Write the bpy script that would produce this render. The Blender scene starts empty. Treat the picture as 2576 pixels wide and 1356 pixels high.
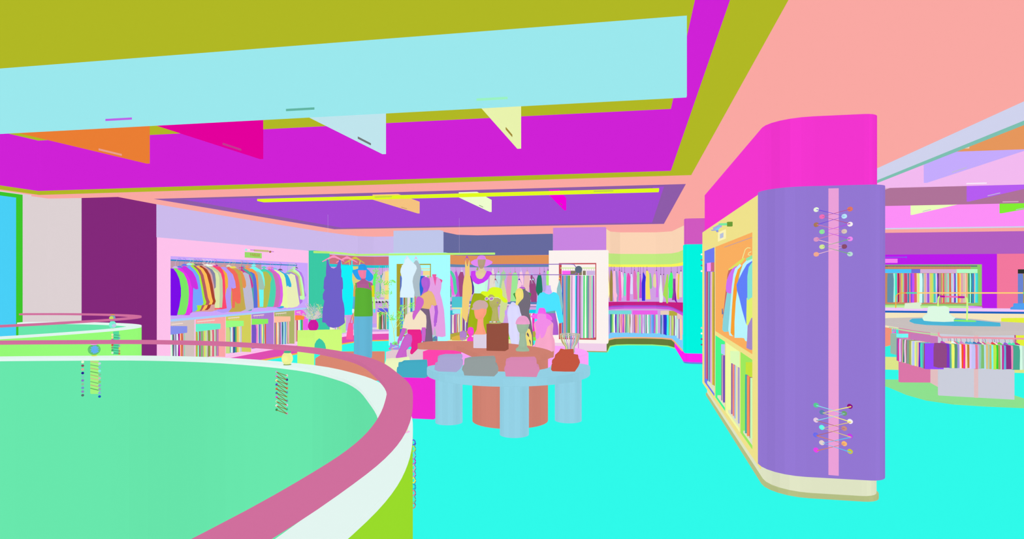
import bpy, bmesh, math, random
from mathutils import Vector, Matrix
from mathutils.geometry import tessellate_polygon
random.seed(7)
SC = bpy.context.scene
COL = SC.collection
# ---------------------------------------------------------------- camera
F = 1578.0; TH = math.atan(305 / F); CX = 1288.0; CY = 703.0; H = 1.6
cam_d = bpy.data.cameras.new('camera'); cam = bpy.data.objects.new('camera', cam_d); COL.objects.link(cam)
cam.location = (0, 0, H); cam.rotation_euler = (math.pi / 2, 0, TH)
cam_d.sensor_fit = 'HORIZONTAL'; cam_d.sensor_width = 36.0; cam_d.lens = 36.0 * F / 2576.0
cam_d.shift_y = 25.0 / 2576.0; cam_d.clip_start = 0.02; cam_d.clip_end = 100
SC.camera = cam
# ---------------------------------------------------------------- light: shadowless fill suns added all round to keep every colour flat
w = bpy.data.worlds.new('world'); SC.world = w; w.use_nodes = True
w.node_tree.nodes['Background'].inputs[0].default_value = (0, 0, 0, 1)
w.node_tree.nodes['Background'].inputs[1].default_value = 0.0
SC.view_settings.view_transform = 'Standard'; SC.view_settings.look = 'None'
SC.view_settings.gamma = 1; SC.view_settings.use_curve_mapping = False; SC.view_settings.exposure = 0.0
SC.cycles.max_bounces = 0; SC.cycles.diffuse_bounces = 0; SC.cycles.glossy_bounces = 0
SC.cycles.use_denoising = True
PHI = (1 + 5 ** .5) / 2
dirs = [(v, .683) for a in (1, -1) for b in (PHI, -PHI) for v in ((0, a, b), (a, b, 0), (b, 0, a))]
dirs += [((a, b, c), .546) for a in (1, -1) for b in (1, -1) for c in (1, -1)]
for v, e in dirs:
    d = Vector(v).normalized()
    ld = bpy.data.lights.new('fill_sun', 'SUN'); ld.energy = e; ld.angle = 0.3
    ld.use_shadow = False
    lo = bpy.data.objects.new('fill_sun', ld); COL.objects.link(lo)
    lo.location = d * 6 + Vector((0, 8, 1.5)); lo.rotation_euler = d.to_track_quat('Z', 'Y').to_euler()
# ---------------------------------------------------------------- materials
MATS = {}
def lin(c): return c / 12.92 if c <= .04045 else ((c + .055) / 1.055) ** 2.4
def hexrgb(h): h = h.lstrip('#'); return tuple(int(h[i:i + 2], 16) / 255 for i in (0, 2, 4))
def mat(h):
    h = h.upper().lstrip('#')
    if h in MATS: return MATS[h]
    m = bpy.data.materials.new('flat_paint_' + h); m.use_nodes = True
    nt = m.node_tree; nt.nodes.clear()
    o = nt.nodes.new('ShaderNodeOutputMaterial'); b = nt.nodes.new('ShaderNodeBsdfDiffuse')
    b.inputs[0].default_value = (*[lin(c) for c in hexrgb(h)], 1); b.inputs[1].default_value = 0
    nt.links.new(b.outputs[0], o.inputs[0]); m.diffuse_color = b.inputs[0].default_value
    MATS[h] = m; return m
NAMES = {'black': '202020', 'dark grey': '55555c', 'grey': '909090', 'light grey': 'c4c4c4', 'white': 'fafafa', 'red': 'e03030', 'brick red': 'a8483a', 'coral': 'f07a68',
 'salmon': 'f9a79c', 'orange': 'f58a30', 'peach': 'f8c8a0', 'tan': 'd0a878', 'brown': '8a5a40', 'dark brown': '5c4030', 'gold': 'd8b040', 'yellow': 'f4ec50', 'cream': 'f4ecc8',
 'pale yellow': 'f0f49a', 'olive': 'a0a040', 'dark olive': '6a7038', 'lime': 'a8ee50', 'pale lime': 'cdf098', 'green': '4cc850', 'bright green': '44f880', 'dark green': '2a7a50',
 'sage green': '9cbc9a', 'pale green': 'bfe8bc', 'mint': '7eeac4', 'pale mint': 'd8f6ec', 'teal': '3a9a98', 'dark teal': '2a6070', 'turquoise': '40d8cc', 'cyan': '40e8f8', 'pale cyan': 'b4f0f4',
 'sky blue': '60b0f0', 'blue': '3070e0', 'royal blue': '3434d8', 'navy': '28408a', 'steel blue': '6488ac', 'periwinkle': '8894ec', 'pale blue': 'bcd0f0', 'lavender': 'c8b0ee',
 'pale lavender': 'dcd8fa', 'violet': '9a5cdc', 'purple': '8030c8', 'dark purple': '54306c', 'plum': '984880', 'mauve': 'b89ab8', 'orchid': 'cc70d0', 'magenta': 'e830d8', 'hot pink': 'f050a8',
 'pink': 'f49ac8', 'pale pink': 'f6d4e4', 'rose': 'dc6484', 'crimson': 'b82850', 'dusty pink': 'd09aa4', 'grey violet': '8884a4'}
def cname(h):
    r = hexrgb(h); best = None
    for n, q in NAMES.items():
        s = hexrgb(q); d = 2 * (r[0] - s[0]) ** 2 + 4 * (r[1] - s[1]) ** 2 + 3 * (r[2] - s[2]) ** 2
        if best is None or d < best[0]: best = (d, n)
    return best[1]
# ---------------------------------------------------------------- where a line of sight meets a real plane of the room
def ray(px, py):
    x = (px - CX) / F; z = -(py - CY) / F; c, s = math.cos(TH), math.sin(TH)
    return Vector((x * c - s, x * s + c, z))
class YP:   # vertical plane facing the camera, Y constant
    def __init__(s, y): s.y = y; s.n = Vector((0, -1, 0))
    def P(s, px, py): r = ray(px, py); return r * (s.y / r.y) + Vector((0, 0, H))
class XP:   # vertical plane along Y, X constant; n = side it faces
    def __init__(s, x, n): s.x = x; s.n = Vector((n, 0, 0))
    def P(s, px, py): r = ray(px, py); return r * (s.x / r.x) + Vector((0, 0, H))
class VP2:  # vertical plane through two plan points, facing the camera
    def __init__(s, a, b):
        s.a = Vector((a[0], a[1], 0)); d = Vector((b[0] - a[0], b[1] - a[1], 0)).normalized()
        s.n = Vector((d.y, -d.x, 0));
        if s.n.dot(s.a) > 0: s.n = -s.n
    def P(s, px, py): r = ray(px, py); return r * (s.a.dot(s.n) / r.dot(s.n)) + Vector((0, 0, H))
def Z(px, py, z): r = ray(px, py); return r * ((z - H) / r.z) + Vector((0, 0, H))
def YB(px, py, z=0.0): return Z(px, py, z).y     # the Y of a thing standing at this point
class XZ:   # the same planes addressed in metres: (y, z) or (x, z)
    def __init__(s, x, n): s.x = x; s.n = Vector((n, 0, 0))
    def P(s, y, z): return Vector((s.x, y, z))
class YZ:
    def __init__(s, y): s.y = y; s.n = Vector((0, -1, 0))
    def P(s, x, z): return Vector((x, s.y, z))
def q4(a, b, c, d): return [(a, b), (c, b), (c, d), (a, d)]
# ---------------------------------------------------------------- objects
WLOC = {}
def tag(o, label=None, cat=None, group=None, kind=None):
    if label: o['label'] = label
    if cat: o['category'] = cat
    if group: o['group'] = group
    if kind: o['kind'] = kind
    return o
def thing(name, loc, label, cat, group=None):
    o = bpy.data.objects.new(name, None); COL.objects.link(o); o.location = loc; o.empty_display_size = .1
    WLOC[o.name] = Vector(loc); return tag(o, label, cat, group)
def mk(name, vs, fs, h, parent=None, label=None, cat=None, group=None, kind=None, smooth=False, fix=True):
    vs = [Vector(v) for v in vs]
    if parent is not None and parent.name in WLOC: loc = WLOC[parent.name]
    else:
        xs = [v.x for v in vs]; ys = [v.y for v in vs]
        loc = Vector(((min(xs) + max(xs)) / 2, (min(ys) + max(ys)) / 2, min(v.z for v in vs)))
    me = bpy.data.meshes.new(name); me.from_pydata([v - loc for v in vs], [], fs)
    me.materials.append(mat(h))
    if fix:
        bm = bmesh.new(); bm.from_mesh(me); bmesh.ops.recalc_face_normals(bm, faces=bm.faces); bm.to_mesh(me); bm.free()
    if smooth:
        for p in me.polygons: p.use_smooth = True
    o = bpy.data.objects.new(name, me); COL.objects.link(o)
    if parent is not None:
        o.parent = parent
        WLOC[o.name] = loc
        o.location = (0, 0, 0)
    else: o.location = loc; WLOC[o.name] = loc
    return tag(o, label, cat, group, kind)
class M:    # gathers shapes into one mesh
    def __init__(s): s.v = []; s.f = []
    def add(s, vs, fs): n = len(s.v); s.v += [Vector(v) for v in vs]; s.f += [tuple(i + n for i in f) for f in fs]; return s
    def box(s, a, b):
        x0, y0, z0 = a; x1, y1, z1 = b
        return s.add([(x0, y0, z0), (x1, y0, z0), (x1, y1, z0), (x0, y1, z0), (x0, y0, z1), (x1, y0, z1), (x1, y1, z1), (x0, y1, z1)],
                     [(0, 3, 2, 1), (4, 5, 6, 7), (0, 1, 5, 4), (1, 2, 6, 5), (2, 3, 7, 6), (3, 0, 4, 7)])
    def slab(s, pts, off):      # any flat outline pushed back by off
        n = len(pts); pts = [Vector(p) for p in pts]; vs = pts + [p + off for p in pts]
        tr = tessellate_polygon([pts]); fs = [tuple(t) for t in tr] + [tuple(i + n for i in reversed(t)) for t in tr]
        for i in range(n): j = (i + 1) % n; fs.append((i, j, j + n, i + n))
        return s.add(vs, fs)
    def prism(s, plan, z0, z1): return s.slab([(p[0], p[1], z0) for p in plan], Vector((0, 0, z1 - z0)))
    def tube(s, pts, r, n=8, closed=False):
        pts = [Vector(p) for p in pts]; m = len(pts); vs = []; fs = []
        rr = r if isinstance(r, (list, tuple)) else [r] * m
        pu = None
        for i, p in enumerate(pts):
            a = pts[i - 1] if (i or closed) else p; b = pts[(i + 1) % m] if (i < m - 1 or closed) else p
            t = (b - a).normalized() if (b - a).length > 1e-9 else Vector((0, 0, 1))
            if pu is None: pu = Vector((0, 0, 1)) if abs(t.z) < .9 else Vector((1, 0, 0))
            u = (pu - t * pu.dot(t))
            if u.length < 1e-6: u = Vector((1, 0, 0)) - t * t.x
            u.normalize(); pu = u; v = t.cross(u)
            for q in range(n): a_ = 2 * math.pi * q / n; vs.append(p + (u * math.cos(a_) + v * math.sin(a_)) * rr[i])
        for i in range(m if closed else m - 1):
            j = (i + 1) % m
            for q in range(n): w_ = (q + 1) % n; fs.append((i * n + q, i * n + w_, j * n + w_, j * n + q))
        if not closed: fs += [tuple(reversed(range(n))), tuple(range((m - 1) * n, m * n))]
        return s.add(vs, fs)
    def loft(s, rings, cap=True):   # list of rings with equal count
        n = len(rings[0]); vs = [p for r in rings for p in r]; fs = []
        for i in range(len(rings) - 1):
            for q in range(n): w_ = (q + 1) % n; fs.append((i * n + q, i * n + w_, (i + 1) * n + w_, (i + 1) * n + q))
        if cap: fs += [tuple(reversed(range(n))), tuple(range((len(rings) - 1) * n, len(rings) * n))]
        return s.add(vs, fs)
    def rows(s, pl, rows, depth=.6, n=20, maxd=None, p=2.0):  # rounded body from rows (y, xl, xr) seen on plane pl
        rings = []
        t = Vector((0, 0, 1)).cross(pl.n)
        for (y, xl, xr) in rows:
            a = pl.P(xl, y); b = pl.P(xr, y); c = (a + b) / 2; vd = Vector((c.x, c.y, 0)).normalized(); ud = Vector((vd.y, -vd.x, 0))
            L = abs((b - a).dot(ud)) / 2; u = ud * L; dd = L * depth
            if maxd: dd = min(dd, maxd)
            ring = []
            for q in range(n):
                an = 2 * math.pi * q / n; ca, sa = math.cos(an), math.sin(an)
                ca = math.copysign(abs(ca) ** (2 / p), ca); sa = math.copysign(abs(sa) ** (2 / p), sa)
                ring.append(c + u * ca - vd * dd * sa)
            rings.append(ring)
        return s.loft(rings)
    def ball(s, c, r, n=14, sx=1, sy=1, sz=1):
        c = Vector(c); rings = []
        for i in range(1, n):
            a = math.pi * i / n
            rings.append([c + Vector((r * sx * math.sin(a) * math.cos(2 * math.pi * q / n), r * sy * math.sin(a) * math.sin(2 * math.pi * q / n), -r * sz * math.cos(a))) for q in range(n)])
        return s.loft(rings)
    def lathe(s, c, prof, n=28):    # prof: (r, z)
        c = Vector(c); return s.loft([[c + Vector((r * math.cos(2 * math.pi * q / n), r * math.sin(2 * math.pi * q / n), z)) for q in range(n)] for r, z in prof])
    def go(s, name, h, parent=None, **k): return mk(name, s.v, s.f, h, parent, **k)
def smooth_pts(pts, k=4, closed=False):  # Catmull-Rom
    n = len(pts); out = []
    for i in range(n if closed else n - 1):
        g = lambda j: pts[j % n] if closed else pts[max(0, min(n - 1, j))]
        p0, p1, p2, p3 = (Vector(g(i + d)) for d in (-1, 0, 1, 2))
        for q in range(k):
            t = q / k; out.append(.5 * ((2 * p1) + (p2 - p0) * t + (2 * p0 - 5 * p1 + 4 * p2 - p3) * t * t + (-p0 + 3 * p1 - 3 * p2 + p3) * t ** 3))
    if not closed: out.append(Vector(pts[-1]))
    return out
def slabpx(name, pl, px, h, depth=.05, parent=None, sm=0, **k):
    if sm: px = [(v.x, v.y) for v in smooth_pts([Vector((a, b, 0)) for a, b in px], sm, True)]
    return M().slab([pl.P(*p) for p in px], pl.n * -depth).go(name, h, parent, **k)
def holed(name, pl, outer, holes, h, depth=.05, parent=None, **k):   # sheet with openings and real thickness
    bm = bmesh.new(); loops = []
    for lp in [outer] + holes:
        vs = [bm.verts.new(pl.P(*p)) for p in lp]; loops.append(vs)
        for i in range(len(vs)): bm.edges.new((vs[i], vs[(i + 1) % len(vs)]))
    bmesh.ops.triangle_fill(bm, use_beauty=True, edges=bm.edges[:], normal=pl.n)
    r = bmesh.ops.extrude_face_region(bm, geom=bm.faces[:])
    for v in [g for g in r['geom'] if isinstance(g, bmesh.types.BMVert)]: v.co += pl.n * -depth
    bm.verts.index_update(); vs = [v.co.copy() for v in bm.verts]; fs = [tuple(v.index for v in f.verts) for f in bm.faces]; bm.free()
    return mk(name, vs, fs, h, parent, **k)
def recess(name, pl, quad, h, depth, parent=None, wall=.012, **k):  # open-fronted box behind an opening
    f = [pl.P(*p) for p in quad]; c = sum(f, Vector()) / 4; m = M(); off = pl.n * -depth
    g = [p + (p - c).normalized() * wall for p in f]
    b = [p + off for p in f]; gb = [p + off * (1 + .02 / depth) for p in g]
    vs = f + b + g + gb; fs = [(4, 5, 6, 7), (15, 14, 13, 12)]
    for i in range(4): j = (i + 1) % 4; fs += [(i, i + 4, j + 4, j), (i + 8, j + 8, j + 12, i + 12), (i, j, j + 8, i + 8)]
    return mk(name, vs, fs, h, parent, **k)
def rrect(x0, y0, x1, y1, r, n=6):  # r = (at x0y0, x1y0, x1y1, x0y1)
    out = []
    for (cx, cy, rr, a0) in ((x0, y0, r[0], 180), (x1, y0, r[1], 270), (x1, y1, r[2], 0), (x0, y1, r[3], 90)):
        if rr <= 0: out.append((cx, cy)); continue
        ox = cx + rr if cx == x0 else cx - rr; oy = cy + rr if cy == y0 else cy - rr
        for i in range(n + 1): a = math.radians(a0 + 90 * i / n); out.append((ox + rr * math.cos(a), oy + rr * math.sin(a)))
    return out
def sheet(path, z0, z1, t, closed=False):   # upright sheet along a plan path, thickness t to the left of the path
    p = [Vector((a[0], a[1], 0)) for a in path]; n = len(p); o = []
    for i in range(n):
        a = p[i - 1] if (i or closed) else p[i]; b = p[(i + 1) % n] if (i < n - 1 or closed) else p[i]
        d = (b - a).normalized(); o.append(p[i] + Vector((-d.y, d.x, 0)) * t)
    m = M()
    for i in range(n if closed else n - 1):
        j = (i + 1) % n
        vs = [p[i], p[j], o[j], o[i]]
        k = len(m.v); m.v += [Vector((v.x, v.y, z0)) for v in vs] + [Vector((v.x, v.y, z1)) for v in vs]
        q = [k + x for x in range(8)]
        m.f += [(q[0], q[1], q[5], q[4]), (q[2], q[3], q[7], q[6]), (q[0], q[3], q[2], q[1]), (q[4], q[5], q[6], q[7])]
        if not closed and i == 0: m.f.append((q[3], q[0], q[4], q[7]))
        if not closed and i == n - 2: m.f.append((q[1], q[2], q[6], q[5]))
    return m
def weld(m):
    bm = bmesh.new(); vv = [bm.verts.new(v) for v in m.v]
    for f in m.f:
        try: bm.faces.new([vv[i] for i in f])
        except ValueError: pass
    bmesh.ops.remove_doubles(bm, verts=bm.verts[:], dist=1e-5); bm.verts.index_update()
    m.v = [v.co.copy() for v in bm.verts]; m.f = [tuple(v.index for v in f.verts) for f in bm.faces]; bm.free(); return m
# ---------------------------------------------------------------- rows of hanging things
ORD = ['first', 'second', 'third', 'fourth', 'fifth', 'sixth', 'seventh', 'eighth', 'ninth', 'tenth', 'eleventh', 'twelfth', 'thirteenth', 'fourteenth', 'fifteenth']
def ordn(i, n):
    if i == 0: return 'leftmost'
    if i == n - 1: return 'rightmost'
    if i < 15: return ORD[i] + ' from the left'
    if n - 1 - i < 15: return ORD[n - 1 - i] + ' from the right'
    return 'middle'
def parse(s):
    out = [t.split(':') for t in s.split()]
    return [(float(a[0]), a[1] if len(a) > 1 else None) for a in out]
def strips(pl, s, t0, t1, b0, b1, where, group, name='hanging_trousers', noun='trousers', depth=.3, back=0.0, sway=.5, zx=None, tx=None):
    """one narrow hanging garment per entry 'x:colour'; tops run t0..t1, hems b0..b1; zx=(origin, scale) turns measured x to frame x"""
    e = parse(s)
    if zx: e = [(zx[0] + a * zx[1], c) for a, c in e]
    xa, xb = e[0][0], e[-1][0]; cn = [cname(c) for _, c in e[:-1]]; n = len(cn)
    ta, tb = tx or (xa, xb); w0 = min(e[i + 1][0] - e[i][0] for i in range(n)); used = {}
    W = [min(sway, w0 * .35) * math.sin(i * 1.7) if 0 < i < n else 0 for i in range(n + 1)]
    for i in range(n):
        x0, x1 = e[i][0], e[i + 1][0]; h = e[i][1]; xm = (x0 + x1) / 2
        t = t0 + (t1 - t0) * (xm - ta) / (tb - ta); b = b0 + (b1 - b0) * (xm - xa) / (xb - xa) + random.uniform(-1.2, 1.2) * (1 if i % 3 else 0)
        g = min(.1, (x1 - x0) * .03); L = []; R = []
        for q in range(6):
            f = q / 5; y = t + (b - t) * f; sh = 0 if q else (x1 - x0) * .1
            L.append((x0 + g + W[i] * math.sin(f * 5) + sh, y)); R.append((x1 - g + W[i + 1] * math.sin(f * 5) - sh, y))
        lab = f"{cn[i]} {noun}, " + (f"after the {cn[i-1]} pair, " if i else 'first of the row, ') + where
        if n < 4 or lab in used or cn.count(cn[i]) > 1: lab = f"{cn[i]} {noun}, {ordn(i, n)}, {where}"
        used[lab] = 1
        off = pl.n * -(back + .004 * (i % 2))
        M().slab([pl.P(*p) + off for p in L + R[::-1]], pl.n * -depth).go(name, h, None, label=lab, cat=noun.split()[-1], group=group)
def offs(path, d):
    n = len(path); out = []
    for i in range(n):
        a = path[max(i - 1, 0)]; b = path[min(i + 1, n - 1)]; t = Vector((b[0] - a[0], b[1] - a[1])).normalized()
        out.append((path[i][0] - t.y * d, path[i][1] + t.x * d))
    return out
def text(s, loc, rot, size, h, parent, name='lettering', ex=.001, sx=1):
    c = bpy.data.curves.new(name, 'FONT'); c.body = s; c.size = size; c.extrude = ex; c.align_x = 'CENTER'; c.align_y = 'CENTER'
    o = bpy.data.objects.new(name + '_tmp', c); COL.objects.link(o)
    bpy.context.view_layer.update(); me = bpy.data.meshes.new_from_object(o.evaluated_get(bpy.context.evaluated_depsgraph_get()))
    bpy.data.objects.remove(o); me.materials.clear(); me.materials.append(mat(h))
    R_ = Matrix.LocRotScale(Vector(loc) - WLOC[parent.name], __import__('mathutils').Euler(rot), Vector((sx, 1, 1))); me.transform(R_)
    o = bpy.data.objects.new(name, me); COL.objects.link(o); o.parent = parent; return o
def path_px(pts, z, k=0):
    p = [Z(a, b, z) for a, b in pts]
    if k: p = smooth_pts([Vector((v.x, v.y, 0)) for v in p], k)
    return [(v.x, v.y) for v in p]
# ================================================================ SETTING
def st(m, name, h, parent=None, **k): return m.go(name, h, parent, kind='structure' if parent is None else None, **k)
def slab_holes(outer, holes, z0, z1):
    bm = bmesh.new()
    for lp in [outer] + holes:
        vs = [bm.verts.new((p[0], p[1], z0)) for p in lp]
        for i in range(len(vs)): bm.edges.new((vs[i], vs[(i + 1) % len(vs)]))
    bmesh.ops.triangle_fill(bm, use_beauty=True, edges=bm.edges[:], normal=(0, 0, 1))
    r = bmesh.ops.extrude_face_region(bm, geom=bm.faces[:])
    for v in [g for g in r['geom'] if isinstance(g, bmesh.types.BMVert)]: v.co.z = z1
    bm.verts.index_update(); m = M(); m.v = [v.co.copy() for v in bm.verts]; m.f = [tuple(v.index for v in f.verts) for f in bm.faces]; bm.free(); return m
def rect(x0, y0, x1, y1): return [(x0, y0), (x1, y0), (x1, y1), (x0, y1)]
SCL = .934; ZR = 1.6 - .5 * SCL; ZCAP = 1.6 - .63 * SCL
def sc(pts): return [(a * SCL, b * SCL) for a, b in pts]
r1 = sc([(-5.3, 4.16), (-4.5, 4.4), (-3.85, 4.53), (-3.1, 4.5), (-2.3, 4.25), (-1.8, 3.9), (-1.5, 3.58), (-1.24, 3.18), (-1.03, 2.81), (-.885, 2.44), (-.78, 2.1), (-.72, 1.8), (-.703, 1.5), (-.72, 1.1), (-.8, .5), (-1.0, -.3), (-1.5, -1.2), (-2.4, -2), (-3.6, -2.3), (-5, -1.9), (-6.2, -.7), (-6.8, 1), (-6.6, 2.6), (-6.0, 3.7)])
r2 = sc([(-8.86, 7.76), (-8.3, 7.88), (-7.75, 7.89), (-7.28, 7.82), (-6.9, 7.69), (-6.6, 7.46), (-6.45, 7.1), (-6.44, 6.7), (-6.52, 6.3), (-6.62, 5.95), (-6.76, 5.63), (-7.0, 5.2), (-7.35, 4.8), (-7.8, 4.45), (-8.3, 4.2), (-8.86, 4.05)])
R1 = [(v.x, v.y) for v in smooth_pts([Vector((a, b, 0)) for a, b in r1], 4, True)]
R2 = [(v.x, v.y) for v in smooth_pts([Vector((a, b, 0)) for a, b in r2], 4)]
def inset(path, d, closed):
    n = len(path); out = []; c = Vector((sum(p[0] for p in path) / n, sum(p[1] for p in path) / n))
    for i in range(n):
        a = path[i - 1] if (i or closed) else path[i]; b = path[(i + 1) % n] if (i < n - 1 or closed) else path[i]
        t = Vector((b[0] - a[0], b[1] - a[1])).normalized(); nn = Vector((-t.y, t.x)); p = Vector(path[i])
        if nn.dot(c - p) < 0: nn = -nn
        q = p + nn * d; out.append((q.x, q.y))
    return out
R1i = inset(R1, .12, True); R2i = inset(R2, .12, False)
FLOOR = slab_holes(rect(-8.6, -4, 13, 19), [inset(R1, .06, True), inset(R2, .06, False)], -.12, 0.0)
st(FLOOR, 'floor', '2FF8E8')
def band(outer, inner, z0, z1, closed):
    m = M(); n = len(outer)
    for i in range(n if closed else n - 1):
        j = (i + 1) % n
        m.add([(*outer[i], z0), (*outer[j], z0), (*inner[j], z0), (*inner[i], z0), (*outer[i], z1), (*outer[j], z1), (*inner[j], z1), (*inner[i], z1)], [(0, 1, 5, 4), (2, 3, 7, 6), (0, 3, 2, 1), (4, 5, 6, 7)])
    if not closed:
        n_ = len(m.v); m.f += [(0, 4, 7, 3), (n_ - 7, n_ - 6, n_ - 2, n_ - 3)]
    return weld(m)
# stairwell parapets: outer face, inner face, cap and handrail
def parapet(path, closed, face, lab):
    t = thing('parapet', (path[0][0], path[0][1], 0), lab, 'parapet')
    i1 = inset(path, .055, closed); i2 = inset(path, .115, closed); ic = inset(path, .14, closed)
    band(path, i1, 0.0, ZCAP - .02, closed).go('outer_cladding', face, t)
    band(i1, i2, -2.6, ZCAP - .02, closed).go('inner_cladding', '66E3A9', t)
    band(path, ic, ZCAP - .02, ZCAP, closed).go('cap', 'E2F4EF', t)
    return t
par1 = parapet(R1, True, '98DA2A', 'lime green parapet round the nearer oval stairwell, with white cap')
par2 = parapet(R2, False, '96FB77', 'bright green parapet round the small far stairwell beside the window')
for p, cl, lab in ((R1, True, 'long pink handrail curving round the nearer stairwell'), (R2, False, 'thin pink handrail over the small far stairwell by the window')):
    q = inset(p, .105, cl); b = band(p, q, ZR - .022, ZR, cl); b.go('handrail', 'CF6E9C', None, label=lab, cat='handrail', group='handrails of the stairwells')
st(M().box((-8.6, -4, -2.75), (0, 8, -2.65)), 'floor_lower', '66E3A9')
# ceiling and its three coffers
C1o, C1i = rect(-8.29, .3, .655, 7.48), rect(-8.12, .5, .418, 7.31)
C2o, C2i = rect(-7.02, 8.16, .65, 13.93), rect(-6.8, 8.34, .4, 13.86)
C3o, C3i = rect(2.585, .5, 12, 16.5), rect(2.93, .7, 11.8, 16.44)
st(slab_holes(rect(-8.6, -4, 13, 19), [C1o, C2o, C3o], 2.8, 2.83), 'ceiling', 'F9A7A2')
def coffer(o, i, ledge, reveal, top, n):
    st(slab_holes(o, [i], 2.801, 2.829), f'trim_{n}', ledge)
    st(band(inset(i, -.03, True), i, 2.829, 3.53, True), f'trim_{n+1}', reveal)
    st(M().box((i[0][0] - .1, i[0][1] - .1, 3.53), (i[2][0] + .1, i[2][1] + .1, 3.56)), f'ceiling_{n}', top)
coffer(C1o, C1i, 'B0B724', 'CE21D5', 'B0B724', 1)
coffer(C2o, C2i, '8D5BA8', 'A04BD3', '8D5BA8', 3)
coffer(C3o, C3i, 'CFD2EC', 'FC8EF6', 'F2B9EF', 5)
st(M().box((2.9, .7, 2.797), (2.975, 16.44, 2.83)), 'trim_7', '7DBFB0')
def beam(a, b, h, slots=(), hs='62B4A2'):
    global TR; TR += 1
    o = M().box(a, b).go(f'trim_{TR}', h, kind='structure')
    for s0, s1, hh in slots: M().box((s0[0], s0[1], s0[2]), (s1[0], s1[1], s1[2])).go('light_slot', hh, o)
    return o
TR = 10
def slot(px0, px1, y0, y1, yb, zb, h):
    a = Z(px0, y0, zb); b = Z(px1, y1, zb); return ((min(a.x, b.x), min(a.y, b.y) , zb - .004), (max(a.x, b.x), max(a.y, b.y) + .012, zb + .002), h)
ZB = 2.943
def bslot(px0, px1, py0, py1, y, h, t=.018):   # narrow light slot set in the face of a beam
    pl = YP(y); a = pl.P(px0, py0); b = pl.P(px1, py1); return ((a.x, y - .004, a.z - t / 2), (b.x, y + .002, a.z + t / 2), h)
beam((-8.1, 4.747, ZB), (.385, 4.79, 3.53), '9AE7EC', [bslot(266, 332, 302, 300, 4.747, 'BC62E8'), bslot(720, 791, 277, 274, 4.747, '62B4A2'), bslot(1199, 1277, 251, 248, 4.747, '9AF2C0')])
for x, h, hs, pa in ((-5.5, 'E97D33', 'E99E90', (248, 298, 386, 398)), (-4.05, 'E2009B', 'C03A90', (560, 602, 373, 385)), (-2.6, 'BFE4EC', '70787A', (900, 930, 357, 371)), (-1.13, 'E8F2AC', 'A08838', (1272, 1290, 336, 355))):
    pr = XP(x, 1).P(pa[0], pa[2]); ps = XP(x, 1).P(pa[1], pa[3])
    beam((x - .04, 4.795, ZB), (x, 6.34, 3.53), h, [((x - .01, pr.y, ZB + .01), (x + .004, pr.y + .3, ZB + .03), hs)])
beam((-6.35, 9.76, 2.95), (.385, 9.96, 2.985), 'E0F91E', [((-4.2, 9.755, 2.955), (-3.9, 9.763, 2.97), 'B8C850'), ((-.6, 9.755, 2.955), (-.3, 9.763, 2.97), 'B8C850')])
for x, h, hs in ((-4.29, 'F5C27F', 'D0A070'), (-2.78, 'EDFCCD', 'A0B090'), (-1.285, 'F000DC', '905080')):
    beam((x - .04, 9.97, 2.95), (x, 12.24, 3.19), h, [((x - .01, 11.2, 2.955), (x + .004, 11.5, 2.97), hs)])
beam((3.0, 7.32, ZB), (11.8, 7.36, 3.53), 'E5965C', [bslot(2420, 2438, 372, 371, 7.32, 'F0C8B0')])
beam((3.0, 10.05, ZB), (11.8, 10.09, 3.53), 'F2B9EF', [bslot(2431, 2482, 462, 461, 10.05, 'F8E8F8')])
beam((3.0, 12.52, ZB), (11.8, 12.56, 3.53), 'AE7298', [bslot(2522, 2562, 508, 508, 12.52, 'D8A8C8')])
for x, y0, y1, h in ((3.97, 7.37, 9.66, 'C4AAFC'), (3.66, 10.1, 12.2, 'DDB0C8'), (5.65, 10.1, 12.12, 'B55CF0'), (5.67, 12.57, 14.4, 'EBFDBB'), (7.31, 12.57, 14.4, '80EC33')):
    beam((x, y0, ZB), (x + .04, y1, 3.53), h, [((x - .004, (y0 + y1) / 2, ZB + .008), (x + .01, (y0 + y1) / 2 + .35, ZB + .02), 'C0B8D8')])
# ---------------------------------------------------------------- left side: window, grey wall, purple wall
XW = -8.29
st(M().box((XW - .25, -4, 0), (XW - .1, 7.45, 2.8)), 'wall_left', 'DCD0D2')
win = thing('window_1', (XW, 5, 0), None, None); win['kind'] = 'structure'
pl = XP(XW, 1)
a = pl.P(45, 497); b = pl.P(57, 490)
M().box((XW - .08, -3, 0), (XW - .03, a.y, a.z)).go('window_pane', '48CEF5', win)
fr = M().box((XW - .1, a.y, 0), (XW, b.y, b.z)).box((XW - .1, -3, a.z), (XW, a.y, b.z)); fr.go('window_frame', '3CC429', win)
g0 = Z(59, 491, 2.8); g1 = Z(122, 499.5, 2.8); g2 = Z(203, 498, 2.8)
st(sheet([(g0.x, g0.y), (g1.x, g1.y), (-7.98, 7.87)], 0, 2.8, .1), 'wall_back_grey', 'DCD0D2')
st(M().prism([(-7.98, 7.87), (-7.36, 7.87), (-7.47, 8.75), (-7.98, 8.75)], 0, 2.8), 'wall_left_purple', '82287A')
st(M().box((-8.6, 8.75, 0), (-7.98, 8.9, 2.8)), 'wall_left_return', 'DCD0D2')
# lilac fascia over the left wall racks
ff = [Z(*p, 2.8) for p in ((395, 514), (500, 532), (600, 549), (700, 565), (800, 581), (850, 588), (900, 594), (940, 595.5), (1000, 594.5))]
st(sheet([(p.x, p.y) for p in ff], 2.245, 2.8, .08), 'wall_left_fascia', 'CBB9EB')
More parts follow.
